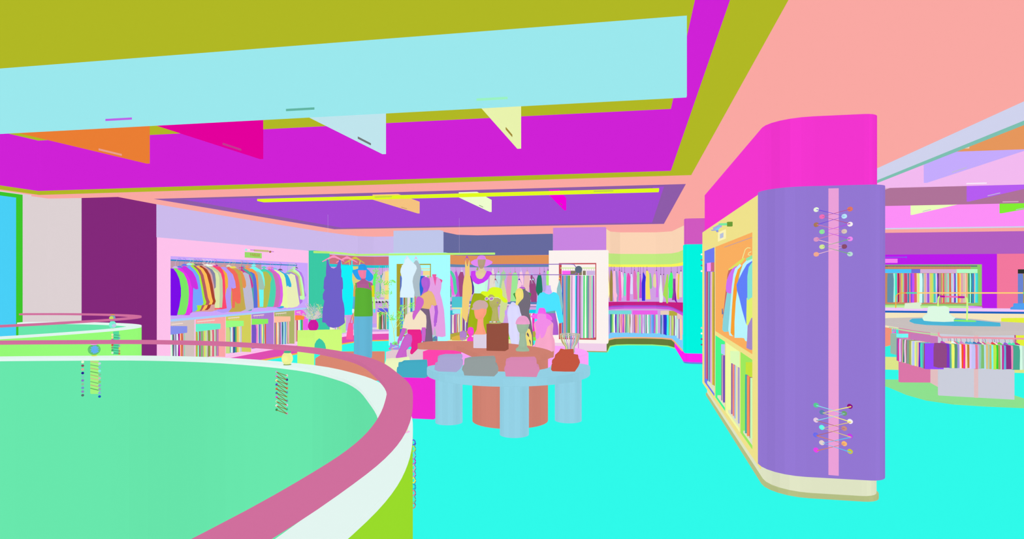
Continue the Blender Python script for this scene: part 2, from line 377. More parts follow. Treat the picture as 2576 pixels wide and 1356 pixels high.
# backs
st(M().box((-8.5, 8.9, 0), (-7.9, 16.9, 2.79)), 'wall_left_back', 'D0A6E0')
st(M().box((-8.5, 16.9, 0), (1.3, 17.0, 2.8)), 'wall_back', 'CFA2E2')
# columns at the back (upper parts)
st(M().box((-5.8, 14.62, 2.24), (-4.62, 14.95, 2.8)), 'wall_column_left', 'BFC6EA')
st(M().box((-1.83, 14.5, 2.24), (-.62, 14.85, 2.8)), 'wall_column_right', 'C884E0')
# middle niche fascia
ff = [Z(*p, 2.8) for p in ((1100, 580), (1150, 590.5), (1200, 592), (1300, 590), (1389, 588))]
st(sheet([(p.x, p.y) for p in ff], 2.25, 2.8, .08), 'wall_back_fascia', '65699D')
fm = [(p.x, p.y) for p in ff]
ff = [Z(*p, 2.8) for p in ((1523, 574), (1535, 582.5), (1560, 584.5), (1650, 584.5), (1690, 582), (1725, 565))]
st(sheet([(p.x, p.y) for p in ff], 2.25, 2.8, .08), 'wall_back_fascia_right', 'F9D3B4')
fr2 = [(p.x, p.y) for p in ff]
# far pillar behind the near one and the near pillar's upper block
st(M().prism(rrect(1.0, 4.95, 1.765, 9.3, (.3, .12, 0, 0)), 2.2, 2.8), 'wall_pillar_near', 'F134CE')
st(M().prism(rrect(1.0, 12.78, 1.8, 13.0, (.06, .1, 0, 0)), 2.2, 2.8), 'wall_pillar_far', 'CF58BF')
st(M().box((1.3, 15.9, 0), (1.8, 17, 2.8)), 'wall_back_corner', 'CD9DE0')
# right wall
YRW = 17.7; pw = YP(YRW)
xs = pw.P(2508, 650).x
st(M().box((1.8, YRW, 2.24), (13, YRW + .15, 2.8)), 'wall_right_fascia', 'AF5EC0')
st(M().box((12.9, -4, 0), (13, YRW, 2.8)), 'wall_right', 'F2779D')
st(M().box((-8.6, -4.1, 0), (13, -4, 2.8)), 'wall_front', 'DCD0D2')
# ================================================================ LEFT WALL RACK
XL = -7.1; pL = XP(XL, 1); mL = XZ(XL, 1)
yL = lambda px: pL.P(px, 800).y
st(M().box((-7.42, 8.3, 0), (-7.1, 8.325, 2.24)), 'wall_left_purple_end', '82287A')
cab = thing('wall_rack', (XL, 10.7, .2), 'long pink built-in clothes rack along the wall, blue hanging rail above six coloured bays', 'rack')
comps = [(429, 490, 'D2C0BD'), (492.3, 567.5, 'FBA6A6'), (568, 632.4, 'D2CF5B'), (632.9, 689, 'AD7AD2'), (690, 741.4, 'ADB36A'), (742, 776, 'EE60E8')]
holes = [q4(8.613, .97, 12.836, 1.965)] + [q4(yL(a), .225, yL(b), .945) for a, b, _ in comps]
holed('face_frame', mL, q4(8.33, .19, 13.1, 2.24), holes, 'FDC1EB', .006, cab)
recess('upper_bay', XZ(XL - .0065, 1), q4(8.613, .97, 12.836, 1.965), 'CBA6FB', .55, cab)
slabpx('back_panel', XZ(-7.645, 1), q4(8.6, 1.02, 11.9, 1.92), 'BE98AA', .01, cab)
for a, b, h in comps: recess('lower_bay', XZ(XL - .0065, 1), q4(yL(a), .225, yL(b), .945), h, .44, cab, .001)
M().box((XL - .06, 8.615, .94), (XL + .012, 12.834, .972)).go('shelf_edge', 'A8CEFB', cab)
XR = -7.38
za = XP(XR, 1).P(440, 654); zb = XP(XR, 1).P(765, 669); ZRL = (za.z + zb.z) / 2
M().tube([(XR, 8.66, ZRL), (XR, zb.y, ZRL)], .0115).go('rail', '2F86C4', cab)
# dividers seen beside the bays
for px, h in ((633, '9A6AC8'), (690, '5FB58C'), (491, 'FBD8EC')): pass
# plinth
fp = [Z(*p, 0) for p in ((395, 965), (656, 909), (748, 891), (800, 879.5), (860, 867), (905, 859.5), (979, 857.5))]
fp = [(p.x, p.y) for p in fp]; fp[0] = (-7.14, 8.33)
st(sheet(fp, .03, .19, .3), 'baseboard_left', 'DE4DB0')
fo = inset(fp, -.012, False); st(sheet([(x + .02, y) for x, y in fp], 0.001, .03, .3), 'baseboard_left_strip', 'F4AE48')
sh = [(x + .03, y) for x, y in fp]; sheet(sh, .19, .226, .3).go('bottom_board', 'F9C4F0', cab)
# picture light and sign
t = thing('picture_light', pL.P(636, 632), 'slim tan wall lamp bar with knobs on the pink rack top, over the green sign', 'lamp')
a, b = (pL.P(p, 631) + Vector((.1, 0, 0)) for p in (629, 663))
M().tube([pL.P(628, 630) + Vector((.1, 0, 0)), pL.P(663, 632) + Vector((.1, 0, 0))], .018).go('lamp_tube', 'C5B87C', t)
M().tube([pL.P(616, 628.5) + Vector((.1, 0, 0)), pL.P(628, 629.5) + Vector((.1, 0, 0))], .006).go('arm', 'B85FD0', t)
M().tube([pL.P(663, 632) + Vector((.1, 0, 0)), pL.P(677, 633.5) + Vector((.1, 0, 0))], .006).go('arm', 'B85FD0', t)
M().ball(pL.P(668, 633.5) + Vector((.1, 0, 0)), .022).go('knob', 'B07848', t)
M().ball(pL.P(607, 628.5) + Vector((.1, 0, 0)), .022).go('lamp_head', 'A8F2E6', t)
M().tube([pL.P(609, 628.5) + Vector((.1, 0, 0)), pL.P(616, 628.8) + Vector((.1, 0, 0))], .01).go('socket', 'FBE4E4', t)
t = thing('sign', pL.P(638, 650), 'green sign with a line of brown characters on the pink rack, under the wall lamp', 'sign')
slabpx('plate', XP(XL + .02, 1), [(618, 634), (658.5, 636.8), (658.5, 650), (618, 647.8)], '9ADB6A', .02, t)
text('冬季裙装连裙', pL.P(638.5, 642.2) + Vector((.024, 0, 0)), (math.pi / 2, 0, math.pi / 2), .068, 'A8903C', t, sx=.78)
# ---- garments hanging square to the wall, one behind another
LG = [('7A0DE6', 452, [(433, 676), (441, 686), (448, 702), (452, 725), (452, 745), (448, 770), (442, 794)], 'long coat', 'CDB8E8'),
 ('7AE763', 472, [(443, 677), (458, 687), (466, 702), (471, 722), (472, 742), (470, 765), (464, 788), (460, 792)], 'long coat', 'CDB8E8'),
 ('E434E8', 482, [(455, 676), (466, 688), (474, 703), (480, 725), (481, 750), (480, 775), (474, 793)], 'long coat', '6A78E8'),
 ('CB32E0', 494, [(466, 671), (482, 684), (490, 699), (494, 714), (496, 727), (492, 728), (483, 722), (482, 750), (481, 785), (470, 793)], 'short-sleeved dress', '6A78E8'),
 ('74A6FC', 506, [(470, 669), (488, 680), (497, 694), (503, 725), (507, 750), (509, 762), (506, 768), (495, 768), (492, 760), (492, 768), (494, 778), (488, 784)], 'shirt', 'A8F0F0'),
 ('A6EB38', 513, [(482, 669), (494, 679), (501, 692), (507, 720), (512, 748), (516, 760), (514, 767), (505, 768), (502, 778), (498, 783)], 'shirt', 'C8F080'),
 ('B25B65', 520, [(490, 670), (502, 679), (509, 692), (515, 720), (520, 748), (525, 760), (522, 767), (512, 768), (508, 776), (504, 782)], 'shirt', '6A7880'),
 ('FFBE56', 528, [(498, 670), (508, 676), (517, 690), (524, 716), (530, 748), (533, 758), (530, 766), (520, 767), (517, 775), (511, 781)], 'shirt', '907888'),
 ('A5432F', 535, [(506, 670), (518, 678), (526, 692), (532, 716), (537, 748), (540, 758), (537, 766), (528, 767), (525, 775), (519, 780)], 'shirt', '907888'),
 ('DB9E9E', 538, [(513, 670), (525, 680), (531, 692), (536, 720), (538, 750), (537, 782), (530, 784)], 'blouse', 'F0D8D0'),
 ('8483A4', 540.5, [(519, 671), (531, 678), (538, 688), (540, 705), (540, 723), (536, 727), (537, 750), (536, 774)], 'short-sleeved tee', 'F0E0D0'),
 ('DCE9A8', 550, [(524, 671), (536, 680), (545, 686), (549, 700), (550, 740), (549, 775), (541, 775), (537, 768)], 'shirt', 'F0FAF8'),
 ('C4CFA8', 557.5, [(535, 672), (546, 680), (553, 688), (557, 705), (558, 745), (556, 774)], 'shirt', 'F0FAF8'),
 ('FD4770', 565, [(538, 670), (551, 671), (558, 680), (562, 692), (564, 718), (564, 745), (566, 762), (568, 776), (557, 778)], 'jacket', 'E8B8D0'),
 ('F0B33C', 570.5, [(548, 672), (560, 679), (568, 688), (571, 702), (571, 722), (567, 728), (564, 745), (562, 777), (538, 779)], 'long tunic', 'C00CA8'),
 ('B49AF6', 590, [(566, 673), (575, 682), (583, 690), (589, 708), (591, 724), (585, 726), (580, 720), (579, 735), (578, 755), (580, 775), (573, 784), (545, 787)], 'short-sleeved dress', 'D89890'),
 ('F16A5C', 603, [(575, 673), (588, 680), (595, 690), (600, 712), (603, 742), (603, 752), (602, 763), (597, 764), (591, 757), (592, 750), (590, 735), (588, 774), (584, 775), (584, 735), (581, 728)], 'blouse with tied sleeves', 'DCE4C0'),
 ('C4A94E', 611, [(593, 677), (601, 684), (605, 697), (609, 728), (613, 760), (616, 778), (604, 784), (570, 785)], 'wide dress', 'E8E060'),
 ('E49150', 616, [(593, 676), (604, 682), (611, 692), (616, 708), (617, 719), (614, 725), (610, 723), (607, 716), (605, 740)], 'short-sleeved tee', 'E8E060'),
 ('BFBBD2', 632, [(610, 688), (614, 685), (623, 690), (627, 705), (632, 735), (635, 760), (636, 776), (618, 783)], 'sleeveless dress', 'DCDC60'),
 ('C73E96', 634, [(606, 677), (616, 684), (626, 692), (632, 705), (635, 717), (634, 724), (631, 725), (628, 712)], 'short-sleeved tee', 'C73E96'),
 ('52AAA8', 636, [(612, 675), (624, 682), (632, 690), (635, 710), (636, 745), (636, 770), (630, 782)], 'cardigan', '68B0C0'),
 ('5A6FD6', 645, [(622, 684), (630, 684), (638, 689), (642, 702), (645, 735), (646, 774), (638, 775)], 'sleeveless dress', '68B0C0'),
 ('F5994F', 648, [(619, 674), (632, 676), (641, 682), (646, 692), (648, 715), (650, 750), (651, 772)], 'jacket', 'F0A060'),
 ('A0C2B2', 662, [(640, 682), (650, 684), (656, 692), (661, 710), (664, 724), (660, 729), (652, 728), (650, 715)], 'short-sleeved tee', '80F8F0'),
 ('6CF9F4', 663, [(640, 671), (652, 678), (659, 685), (663, 702), (664, 718), (661, 730), (661, 750), (660, 772), (650, 772)], 'long tunic', '7CF8F0'),
 ('B6BC52', 678, [(660, 684), (667, 683), (674, 688), (680, 698), (681, 702), (678, 712), (678, 725), (675, 748), (671, 768), (668, 774), (658, 774)], 'frilled blouse', '40A8A0'),
 ('4BD4AE', 690, [(664, 676), (675, 681), (683, 688), (689, 705), (692, 725), (691, 745), (687, 768), (685, 772)], 'jacket', '54D8B4'),
 ('CE6FB4', 703, [(674, 677), (684, 682), (694, 688), (699, 702), (703, 722), (703, 748), (698, 772)], 'jacket', 'F090B0'),
 ('DE5EE8', 709, [(682, 677), (692, 683), (701, 691), (706, 703), (709, 722), (710, 742), (708, 760), (702, 773)], 'jacket', 'D078E0'),
 ('E8FAA5', 717, [(694, 680), (704, 684), (712, 690), (716, 700), (719, 722), (720, 745), (722, 775), (712, 770)], 'blouse', '80C0E8'),
 ('2FADE0', 730, [(704, 682), (713, 687), (722, 692), (727, 702), (731, 715), (731, 722), (727, 722), (723, 717), (720, 721), (716, 726), (716, 760), (712, 774), (700, 776)], 'short-sleeved jacket', '605070'),
 ('EAEFB8', 748, [(726, 691), (731, 688), (740, 692), (744, 712), (748, 740), (752, 765), (746, 771), (735, 774)], 'shirt', '70B8D0'),
 ('8E90DC', 749, [(730, 686), (738, 690), (743, 697), (746, 718), (750, 745), (747, 746)], 'shirt', 'B0E0A0'),
 ('B87FC4', 754, [(733, 685), (742, 690), (748, 697), (751, 718), (755, 744), (750, 745)], 'shirt', 'B0E0A0'),
 ('C8D880', 758, [(735, 682), (745, 687), (752, 695), (756, 718), (759, 744), (754, 745)], 'shirt', 'B0E0A0'),
 ('C4FEB0', 764, [(732, 677), (742, 679), (750, 685), (757, 698), (761, 718), (764, 740), (765, 750), (762, 754), (755, 753), (754, 745)], 'shirt', 'B0F8A8'),
 ('B27AE8', 768, [(740, 677), (748, 680), (757, 686), (762, 698), (764, 715), (764, 728), (767, 738), (769, 743), (766, 747), (759, 746), (759, 760), (752, 766)], 'blouse', '685078')]
seen = {}; LASTY = 0
for i, (h, e, pr, kind, hh) in enumerate(LG):
    y = max(XP(-7.14, 1).P(e, 740).y, LASTY + .036); LASTY = y; pl = YP(y); R = [pl.P(*p) for p in pr]
    R = [Vector((max(p.x, XR + .012), y, p.z)) for p in R]
    zt = R[0].z + .012; L = [Vector((max(-7.6, 2 * XR - p.x), y, p.z)) for p in R]
    pts = [Vector((XR + .004, y, zt))] + R + L[::-1] + [Vector((XR - .004, y, zt))]
    cn = cname(h); nb = cname(LG[i - 1][0]) if i else None
    lab = f"{cn} {kind}, {'nearest the purple wall' if i == 0 else 'just beyond the ' + nb + ' ' + LG[i-1][3].split()[-1]}, on the blue rail"
    cat_ = kind.split()[-1] if 'tied' not in kind else 'blouse'
    if seen.get((cn, nb)): lab = lab.replace(cn, cn + ' hanging', 1)
    seen[(cn, nb)] = 1
    m = M(); m.slab(pts, Vector((0, .03, 0)))
    m.go('hanging_' + cat_, h, None, label=lab, cat=cat_, group='clothes on the blue rail')
    hk = thing('hanger', (XR, y, zt - .02), f"{cname(hh)} hanger holding the {cn} {cat_}" + (f" next after the {nb} one" if nb else '') + ", blue rail", 'hanger', 'hangers on the blue rail')
    hw = [(XR + .0, y + .015, zt + .03), (XR, y + .015, ZRL - .04)] + [(XR + .03 * math.sin(a) , y + .015, ZRL + .01 - .03 * math.cos(a) * 1) for a in (0.3, .9, 1.5, 2.1, 2.7, 3.3, 3.9)]
    M().tube(hw, .0024, 5).go('hook', hh, hk)
    sp = R[min(1, len(R) - 1)]
    w_ = .055
    M().slab([Vector((XR - w_, y, zt + .004)), Vector((XR - .015, y, zt + .035)), Vector((XR + .015, y, zt + .035)), Vector((XR + w_, y, zt + .004))], Vector((0, .03, 0))).go('hanger_bar', hh, hk)
# ---- clip bars and trousers in the lower bays
def bar(px, y0l, y0r, y1l, y1r, h, pl, depth, lab, name='hanger_clip_bar', cat='hanger', group='clip hanger bars', back=0):
    off = pl.n * -back
    return M().slab([pl.P(px[0], y0l) + off, pl.P(px[1], y0r) + off, pl.P(px[1], y1r) + off, pl.P(px[0], y1l) + off], pl.n * -depth).go(name, h, None, label=lab, cat=cat, group=group)
pT = XP(-7.2, 1); zq = (420, .10325); z7 = (610, .1106)
bays = [((430, 471), 823.5, 820.5, 842, 837, '8690EC', "90:C5C2EA 107:6E3F72 132:E4FBE0 170:4FA08E 198:7F3A6E 215:CFD8F2 243:8E82AE 275:E8ECFC 318:8A1F6E 338:E51FC8 365:FFC08E 387:D5643F 430:CF9AAE 455:93DDB4 485:D", zq, 838, 836, 905, 899, 'first bay'),
 ((494, 557.5), 817, 814, 834.5, 827, '66F2CC', "720:B2B345 790:8AF3CB 825:B55560 850:9C8FB0 878:7FBF62 915:C29AA8 943:DDE04E 962:C5E58F 1010:C8CFC0 1033:9E5560 1052:8AA04A 1095:DCD9BE 1145:DE6680 1190:BFE3CB 1230:A0907A 1252:C07AC0 1290:D96F90 1300:F8EFEA 1325:D", zq, 833, 826, 902, 895, 'second bay'),
 ((572.5, 613), 808, 807, 824, 820, '9BFE82', "1478:CBDC86 1575:2F8A9E 1592:CFF0EC 1635:D08FB5 1657:234C8E 1682:3D7AB0 1705:58A856 1735:D8DE80 1752:F8B05A 1775:E8E090 1792:E2E8A8 1822:B9D0DC 1845:D9B0D8 1857:D", zq, 822, 819, 890, 885, 'third bay'),
 ((635.5, 674.5), 802, 802.5, 817, 814, '8AEF5F', "230:7657C4 345:F07FC8 385:F3CFE6 398:9DBF9A 410:3C4FA0 420:7E93F3 445:B080D8 470:F8FE90 500:60B090 518:C8E8C8 537:D95F40 566:D", z7, 816, 814, 877, 873, 'fourth bay'),
 ((691.5, 733), 797, 796, 811.5, 808, 'FEC0A1', "735:6BB03F 765:A86AA8 800:F8B05E 825:F8EDE6 855:A09080 880:BB62B4 908:BBC3F0 930:1F5F80 958:A0E0E0 990:8FA0DC 1008:5F9ADB 1022:80C0A0 1032:DDE0B0 1050:A06080 1066:F6B8BC 1105:D", z7, 810, 808, 869, 864, 'fifth bay'),
 ((744.5, 768), 793, 793.5, 805.5, 803.5, 'FF8A3C', "1232:D7C9A8 1252:F0A0C0 1264:BE3558 1290:E8CFE8 1306:EFF4D8 1335:4FE8CC 1372:3F8F50 1390:8CC860 1420:D", z7, 804, 803, 860, 852, 'sixth bay')]
for (px, a0, a1, b0, b1, h, s, zx, t0, t1, c0, c1, nm) in bays:
    bar(px, a0, a1, b0, b1, h, pT, .26, f"wide {cname(h)} clip bar holding trousers in the {nm} under the blue shelf")
    strips(pT, s, b0 + .6, b1 + .6, c0, c1, f"under the {cname(h)} bar", f'trousers in the {nm}', depth=.2, back=.03, zx=zx, tx=px)
    e = px[0] + (px[1] - px[0]) * .72
    a = XP(-7.3, 1).P(px[0] + 2, a0 - 7.5); b = XP(-7.3, 1).P(e, a1 - 6.5 - (0 if nm != 'first bay' else -1))
    m = M()
    tt = M().tube([a, Vector((a.x, b.y, a.z))], .009).go('hanging_rod', 'EBD6CC', None, label=f"thin pale rod above the {cname(h)} clip bar in the {nm}", cat='rod', group='rods in the lower bays')
    n = 6
    for q in range(n):
        yy = a.y + (b.y - a.y) * (q + .5) / n; zt = pT.P(px[0] + 5, a0).z + .004
        M().tube([(a.x, yy, a.z - .0), (a.x, yy, zt)], .0025, 4).go('hook', 'D8C8C8', tt)
# ================================================================ NICHES AND COLUMNS AT THE BACK
# teal end panel of the left wall
pTL = XP(-6.96, 1)
st(M().box((-7.16, pTL.P(791, 700).y, 0), (-6.96, pTL.P(829, 700).y, 2.245)), 'wall_left_panel', '3BC8A4')
# left niche
nl = path_px([(829, 585.5), (850, 588), (900, 594), (940, 596), (1000, 595)], 2.8)
t = thing('wall_rack', (-6.6, 15.6, .2), 'lilac curved wall rack between the green end panel and pale cyan column', 'rack')
sheet(nl, 2.0, 2.24, .06).go('top_panel', 'CA7080', t)
sheet(offs(nl, -.02), 1.925, 2.0, .05).go('rail', '24C6D2', t)
sheet(offs(nl, .38), .2, 1.96, .04).go('back_panel', 'D0A0E0', t)
sheet(nl, .985, 1.03, .38).go('shelf', 'D8DCE0', t)
sheet(nl, .9, .985, .02).go('shelf_lip', 'C89ADA', t)
sheet(offs(nl, -.3), .27, .335, .68).go('bottom_board', 'C0A0F2', t)
sheet(offs(nl, -.32), .215, .27, .68).go('bottom_edge', 'D8D0EA', t)
# middle niche
t = thing('wall_rack', (-3.2, 16.2, .2), 'orange-topped curved wall rack in the middle, between the two columns', 'rack')
fmx = path_px([(1100, 580), (1125, 586.5), (1150, 590.5), (1200, 592), (1300, 590), (1395, 588)], 2.8)
sheet(fmx, 2.0, 2.245, .06).go('top_panel', 'DE905A', t)
sheet(offs(fmx, -.02), 1.93, 2.0, .05).go('rail', '6485AE', t)
sheet(offs(fmx, .4), .2, 1.96, .04).go('back_panel', 'CFA2E2', t)
sheet(offs(fmx, 0), .94, 1.0, .4).go('shelf', '5480B4', t)
sheet(offs(fmx, -.01), .905, .935, .04).go('shelf_edge', 'F6C8EA', t)
sheet(offs(fmx, 0), .86, .905, .04).go('shelf_lip', 'AA8CC4', t)
sheet(offs(fmx, -.5), .12, .2, .9).go('bottom_board', 'B2A63E', t)
sheet(offs(fmx, -.52), .03, .12, .9).go('plinth', '84E83A', t)
# right niche
t = thing('wall_rack', (.2, 15.8, .2), 'curved wall rack with lime top panel and crimson shelf, between white column and turquoise pillar', 'rack')
frx = path_px([(1521, 573), (1526, 578), (1535, 582.5), (1560, 584.5), (1650, 584.5), (1690, 582), (1706, 576), (1722, 563)], 2.8)
sheet(frx, 1.98, 2.25, .06).go('top_panel', 'BFE97F', t)
sheet(offs(frx, -.02), 1.915, 1.98, .05).go('rail', 'F6F459', t)
sheet(offs(frx, .35), .2, 1.95, .04).go('back_panel', 'CE9FE1', t)
shp = [(-.62, 14.45), (-.6, 15.0)] + path_px([(1534, 770.5), (1542, 769), (1570, 768), (1650, 768), (1680, 769.5), (1692, 773)], .96) + [(.955, 12.82)]
def fill_back(path, yb, z0, z1):
    return M().prism(list(path) + [(1.29, path[-1][1]), (1.29, yb), (path[0][0], yb)], z0, z1)
fill_back(shp, 16.85, .96, 1.02).go('shelf', 'C51F82', t)
sheet(offs(shp, .02), .925, .958, .03).go('shelf_edge', '9B50D0', t)
sheet(offs(shp, .02), .875, .925, .03).go('shelf_lip', 'CB56DE', t)
ctp = [(-.6, 14.35)] + path_px([(1532, 853.5), (1545, 850.5), (1570, 849.3), (1620, 849.3), (1665, 850.5), (1690, 853), (1697, 859)], .2) + [(.955, 12.82)]
fill_back(ctp, 16.8, .2, .215).go('counter_top', '7CCDFC', t)
sheet(offs(ctp, -.012), .18, .213, .02).go('counter_edge', 'F2B27E', t)
cfp = [(-.56, 13.95)] + path_px([(1534, 872.5), (1550, 869.5), (1580, 868.5), (1640, 869), (1680, 872), (1697, 877)], .0)
sheet(cfp, .025, .18, .1).go('plinth', '647A38', t)
sheet(offs(cfp, -.015), .0, .025, .1).go('plinth_strip', '98F07E', t)
cr = [cfp[-1], Z(1725, 914, 0)[:2]]
sheet([cr[0], (.94, 12.4)], .03, .18, .08).go('side_plinth', 'FD20F2', t)
# far pillar
t = thing('pillar', (1.35, 12.9, 0), 'turquoise-clad pillar at the back, half hidden behind the near wall cabinet', 'pillar')
M().prism(rrect(.965, 12.38, 1.85, 12.8, (.08, .12, 0, 0)), .19, 2.27).go('cladding', '02F3DE', t)
M().prism(rrect(.965, 12.33, 1.83, 12.8, (.14, .12, 0, 0)), .03, .19).go('plinth', 'FD20F2', t)
M().prism(rrect(.955, 12.31, 1.84, 12.8, (.14, .12, 0, 0)), .0, .03).go('plinth_strip', '6C7FE0', t)
pf = YP(12.37)
for y, h in ((640, 'E8F8F8'), (654, '907898'), (668, '7078A0'), (682, 'F0F8F8'), (825, 'C0D0D8'), (839, 'F0F8F8'), (853, '705898'), (867, '606098')):
    M().ball(pf.P(1765, y), .018, 8, sy=.4).go('eyelet', h, t)
# white column and pale cyan column with framed openings
def column(pl, o, hole, face, frame, depth, lab, zt, zb, xe):
    t = thing('display_column', (sum(xe) / 2, pl.y, zb), lab, 'column')
    hq = [pl.P(*p) for p in ((hole[0], hole[1]), (hole[2], hole[3]))]; x0, x1, z1, z0 = hq[0].x, hq[1].x, hq[0].z, hq[1].z
    yz = YZ(pl.y); holed('cladding', yz, q4(xe[0], zb, xe[1], zt), [q4(x0, z0, x1, z1)], face, .4, t)
    m = M(); y0 = pl.y - .004; y1 = pl.y + depth; w = .02
    for a, b in (((x0, y0, z0), (x0 + w, y1, z1)), ((x1 - w, y0, z0), (x1, y1, z1)), ((x0, y0, z0), (x1, y1, z0 + w)), ((x0, y0, z1 - w), (x1, y1, z1))): m.box(a, b)
    m.go('opening_frame', frame, t); M().box((x0, y1 - .02, z0), (x1, y1, z1)).go('back_panel', face, t)
    return t, (x0, x1, z0, z1)
pw_ = YP(13.9)
tw, (wx0, wx1, wz0, wz1) = column(pw_, None, (1406, 662, 1500, 855), 'FBF2EE', 'C44F58', .38, 'white square column with a red-framed opening full of hanging clothes', 2.245, .19, (-1.85, pw_.P(1529, 700).x))
M().box((-1.83, 13.93, .02), (-.575, 14.3, .19)).go('plinth', 'F0CFE8', tw)
M().box((-1.84, 13.9, 0), (-.565, 14.3, .02)).go('plinth_strip', 'A8A464', tw)
M().tube([pw_.P(1408, 674) + Vector((0, .12, 0)), pw_.P(1499, 674) + Vector((0, .12, 0))], .01).go('rail', 'CBEF98', tw)
pc_ = YP(14.35)
tc, _ = column(pc_, None, (998, 664, 1084, 848), 'A6FDFF', 'A99E2E', .3, 'pale cyan square column with an olive-framed opening, behind the hanging white dress', 2.24, .0, (pc_.P(978, 700).x, pc_.P(1120.5, 700).x))
M().tube([pc_.P(1008, 676) + Vector((0, .12, 0)), pc_.P(1083, 676) + Vector((0, .12, 0))], .01).go('rail', 'F0D898', tc)
# clothes in the white column
pi = YP(14.02)
B = lambda px, y0, y1, h, lab, pl, d=.2, **k: bar(px, y0, y0, y1, y1, h, pl, d, lab, **k)
B((1414, 1435), 681, 692, 'FF5FF2', 'bright magenta clip bar at the left of the red-framed opening', pi)
B((1435.2, 1462), 681, 692, '847860', 'wide brown-grey clip bar in the middle of the red-framed opening', pi)
B((1466, 1472), 681, 692, '847860', 'short brown-grey clip bar beside the lilac bar, red-framed opening', pi)
B((1475.5, 1495.5), 681, 692, 'CDB2E2', 'lilac clip bar at the right of the red-framed opening', pi)
strips(pi, "163:2F50C8 176:80C8B8 184:C890A8 210:4AA8C8 228:7FAF60 245:6EA050 262:E8E0D8 271:D0A0C8 290:FCD8F8 322:48E0F8 337:2F70A0 346:D070D0 372:906878 388:D8B0E0 410:E0D8F0 422:52DC78 440:F4FFE8 458:4ADA80 472:8090A8 492:DDB8B8 515:C8D8C8 526:80DAC8 540:B848B8 553:D", 693, 693, 850, 851, 'in the red-framed white column', 'long trousers in the white column', depth=.18, zx=(1380, .2065))
t = thing('hanging_rod_hooks', pi.P(1450, 681), 'row of fine hanger hooks on the pale lime rail in the white column', 'hooks')
for q in range(14):
    x = 1416 + q * 5.9; a = pw_.P(x, 673.5) + Vector((0, .12, 0)); M().tube([a, Vector((a.x, a.y, pi.P(x, 681).z + .005))], .003, 4).go('hook', 'B8B0A8', t)
# clothes in the cyan column
pj = YP(14.45)
B((1053, 1064), 681, 693, 'C8A8F2', 'lavender clip bar in the olive-framed opening, left of the cream one', pj, .15)
B((1064.2, 1083), 681, 693, 'F3DA90', 'cream-yellow clip bar in the olive-framed opening', pj, .15)
strips(pj, "1006:5A70C0 1009.5:3A78E8 1013:A5E8F0 1015.5:A04830 1018:A0B880 1024:D8D0E0 1028:F8F0E0 1031:70C8A8 1034:3070D8 1037:A8E8C8 1043:E07880 1046:90D890 1050:E05880 1053:48A0A0 1056:2468D8 1064:8A50B8 1068:F8C8D8 1074:98E070 1078:F0A0B8 1083:D", 694, 694, 840, 841, 'in the olive-framed cyan column', 'long trousers in the cyan column', depth=.14)
# ---- clothes edge-on: outline by rows (y, xl, xr), hung square to the back wall
def edge(h, rows, pl, depth, lab, cat, group, name=None, hook=None, zr=None, hh='9080A0'):
    pts = [(r[1], r[0]) for r in rows] + [(r[2], r[0]) for r in rows[::-1]]
    o = M().slab([pl.P(*p) for p in pts], pl.n * -depth).go(name or 'hanging_' + cat, h, None, label=lab, cat=cat, group=group)
    if hook:
        c = (rows[0][1] + rows[0][2]) / 2; a = pl.P(c, rows[0][0] - .3) + Vector((0, depth / 2, 0)); b = pl.P(c, hook) + Vector((0, depth / 2, 0))
        hk = thing('hanger', a, f"{cname(hh)} hanger wire above the {lab.split(',')[0]}", 'hanger', 'hangers of the back racks')
        M().tube([a, b], .0035, 5).go('hook', hh, hk)
        M().slab([a + Vector((-.014, 0, .0)), a + Vector((.014, 0, .0)), a + Vector((0, 0, .04))], Vector((0, .05, 0))).go('hanger_bar', hh, hk)
    return o
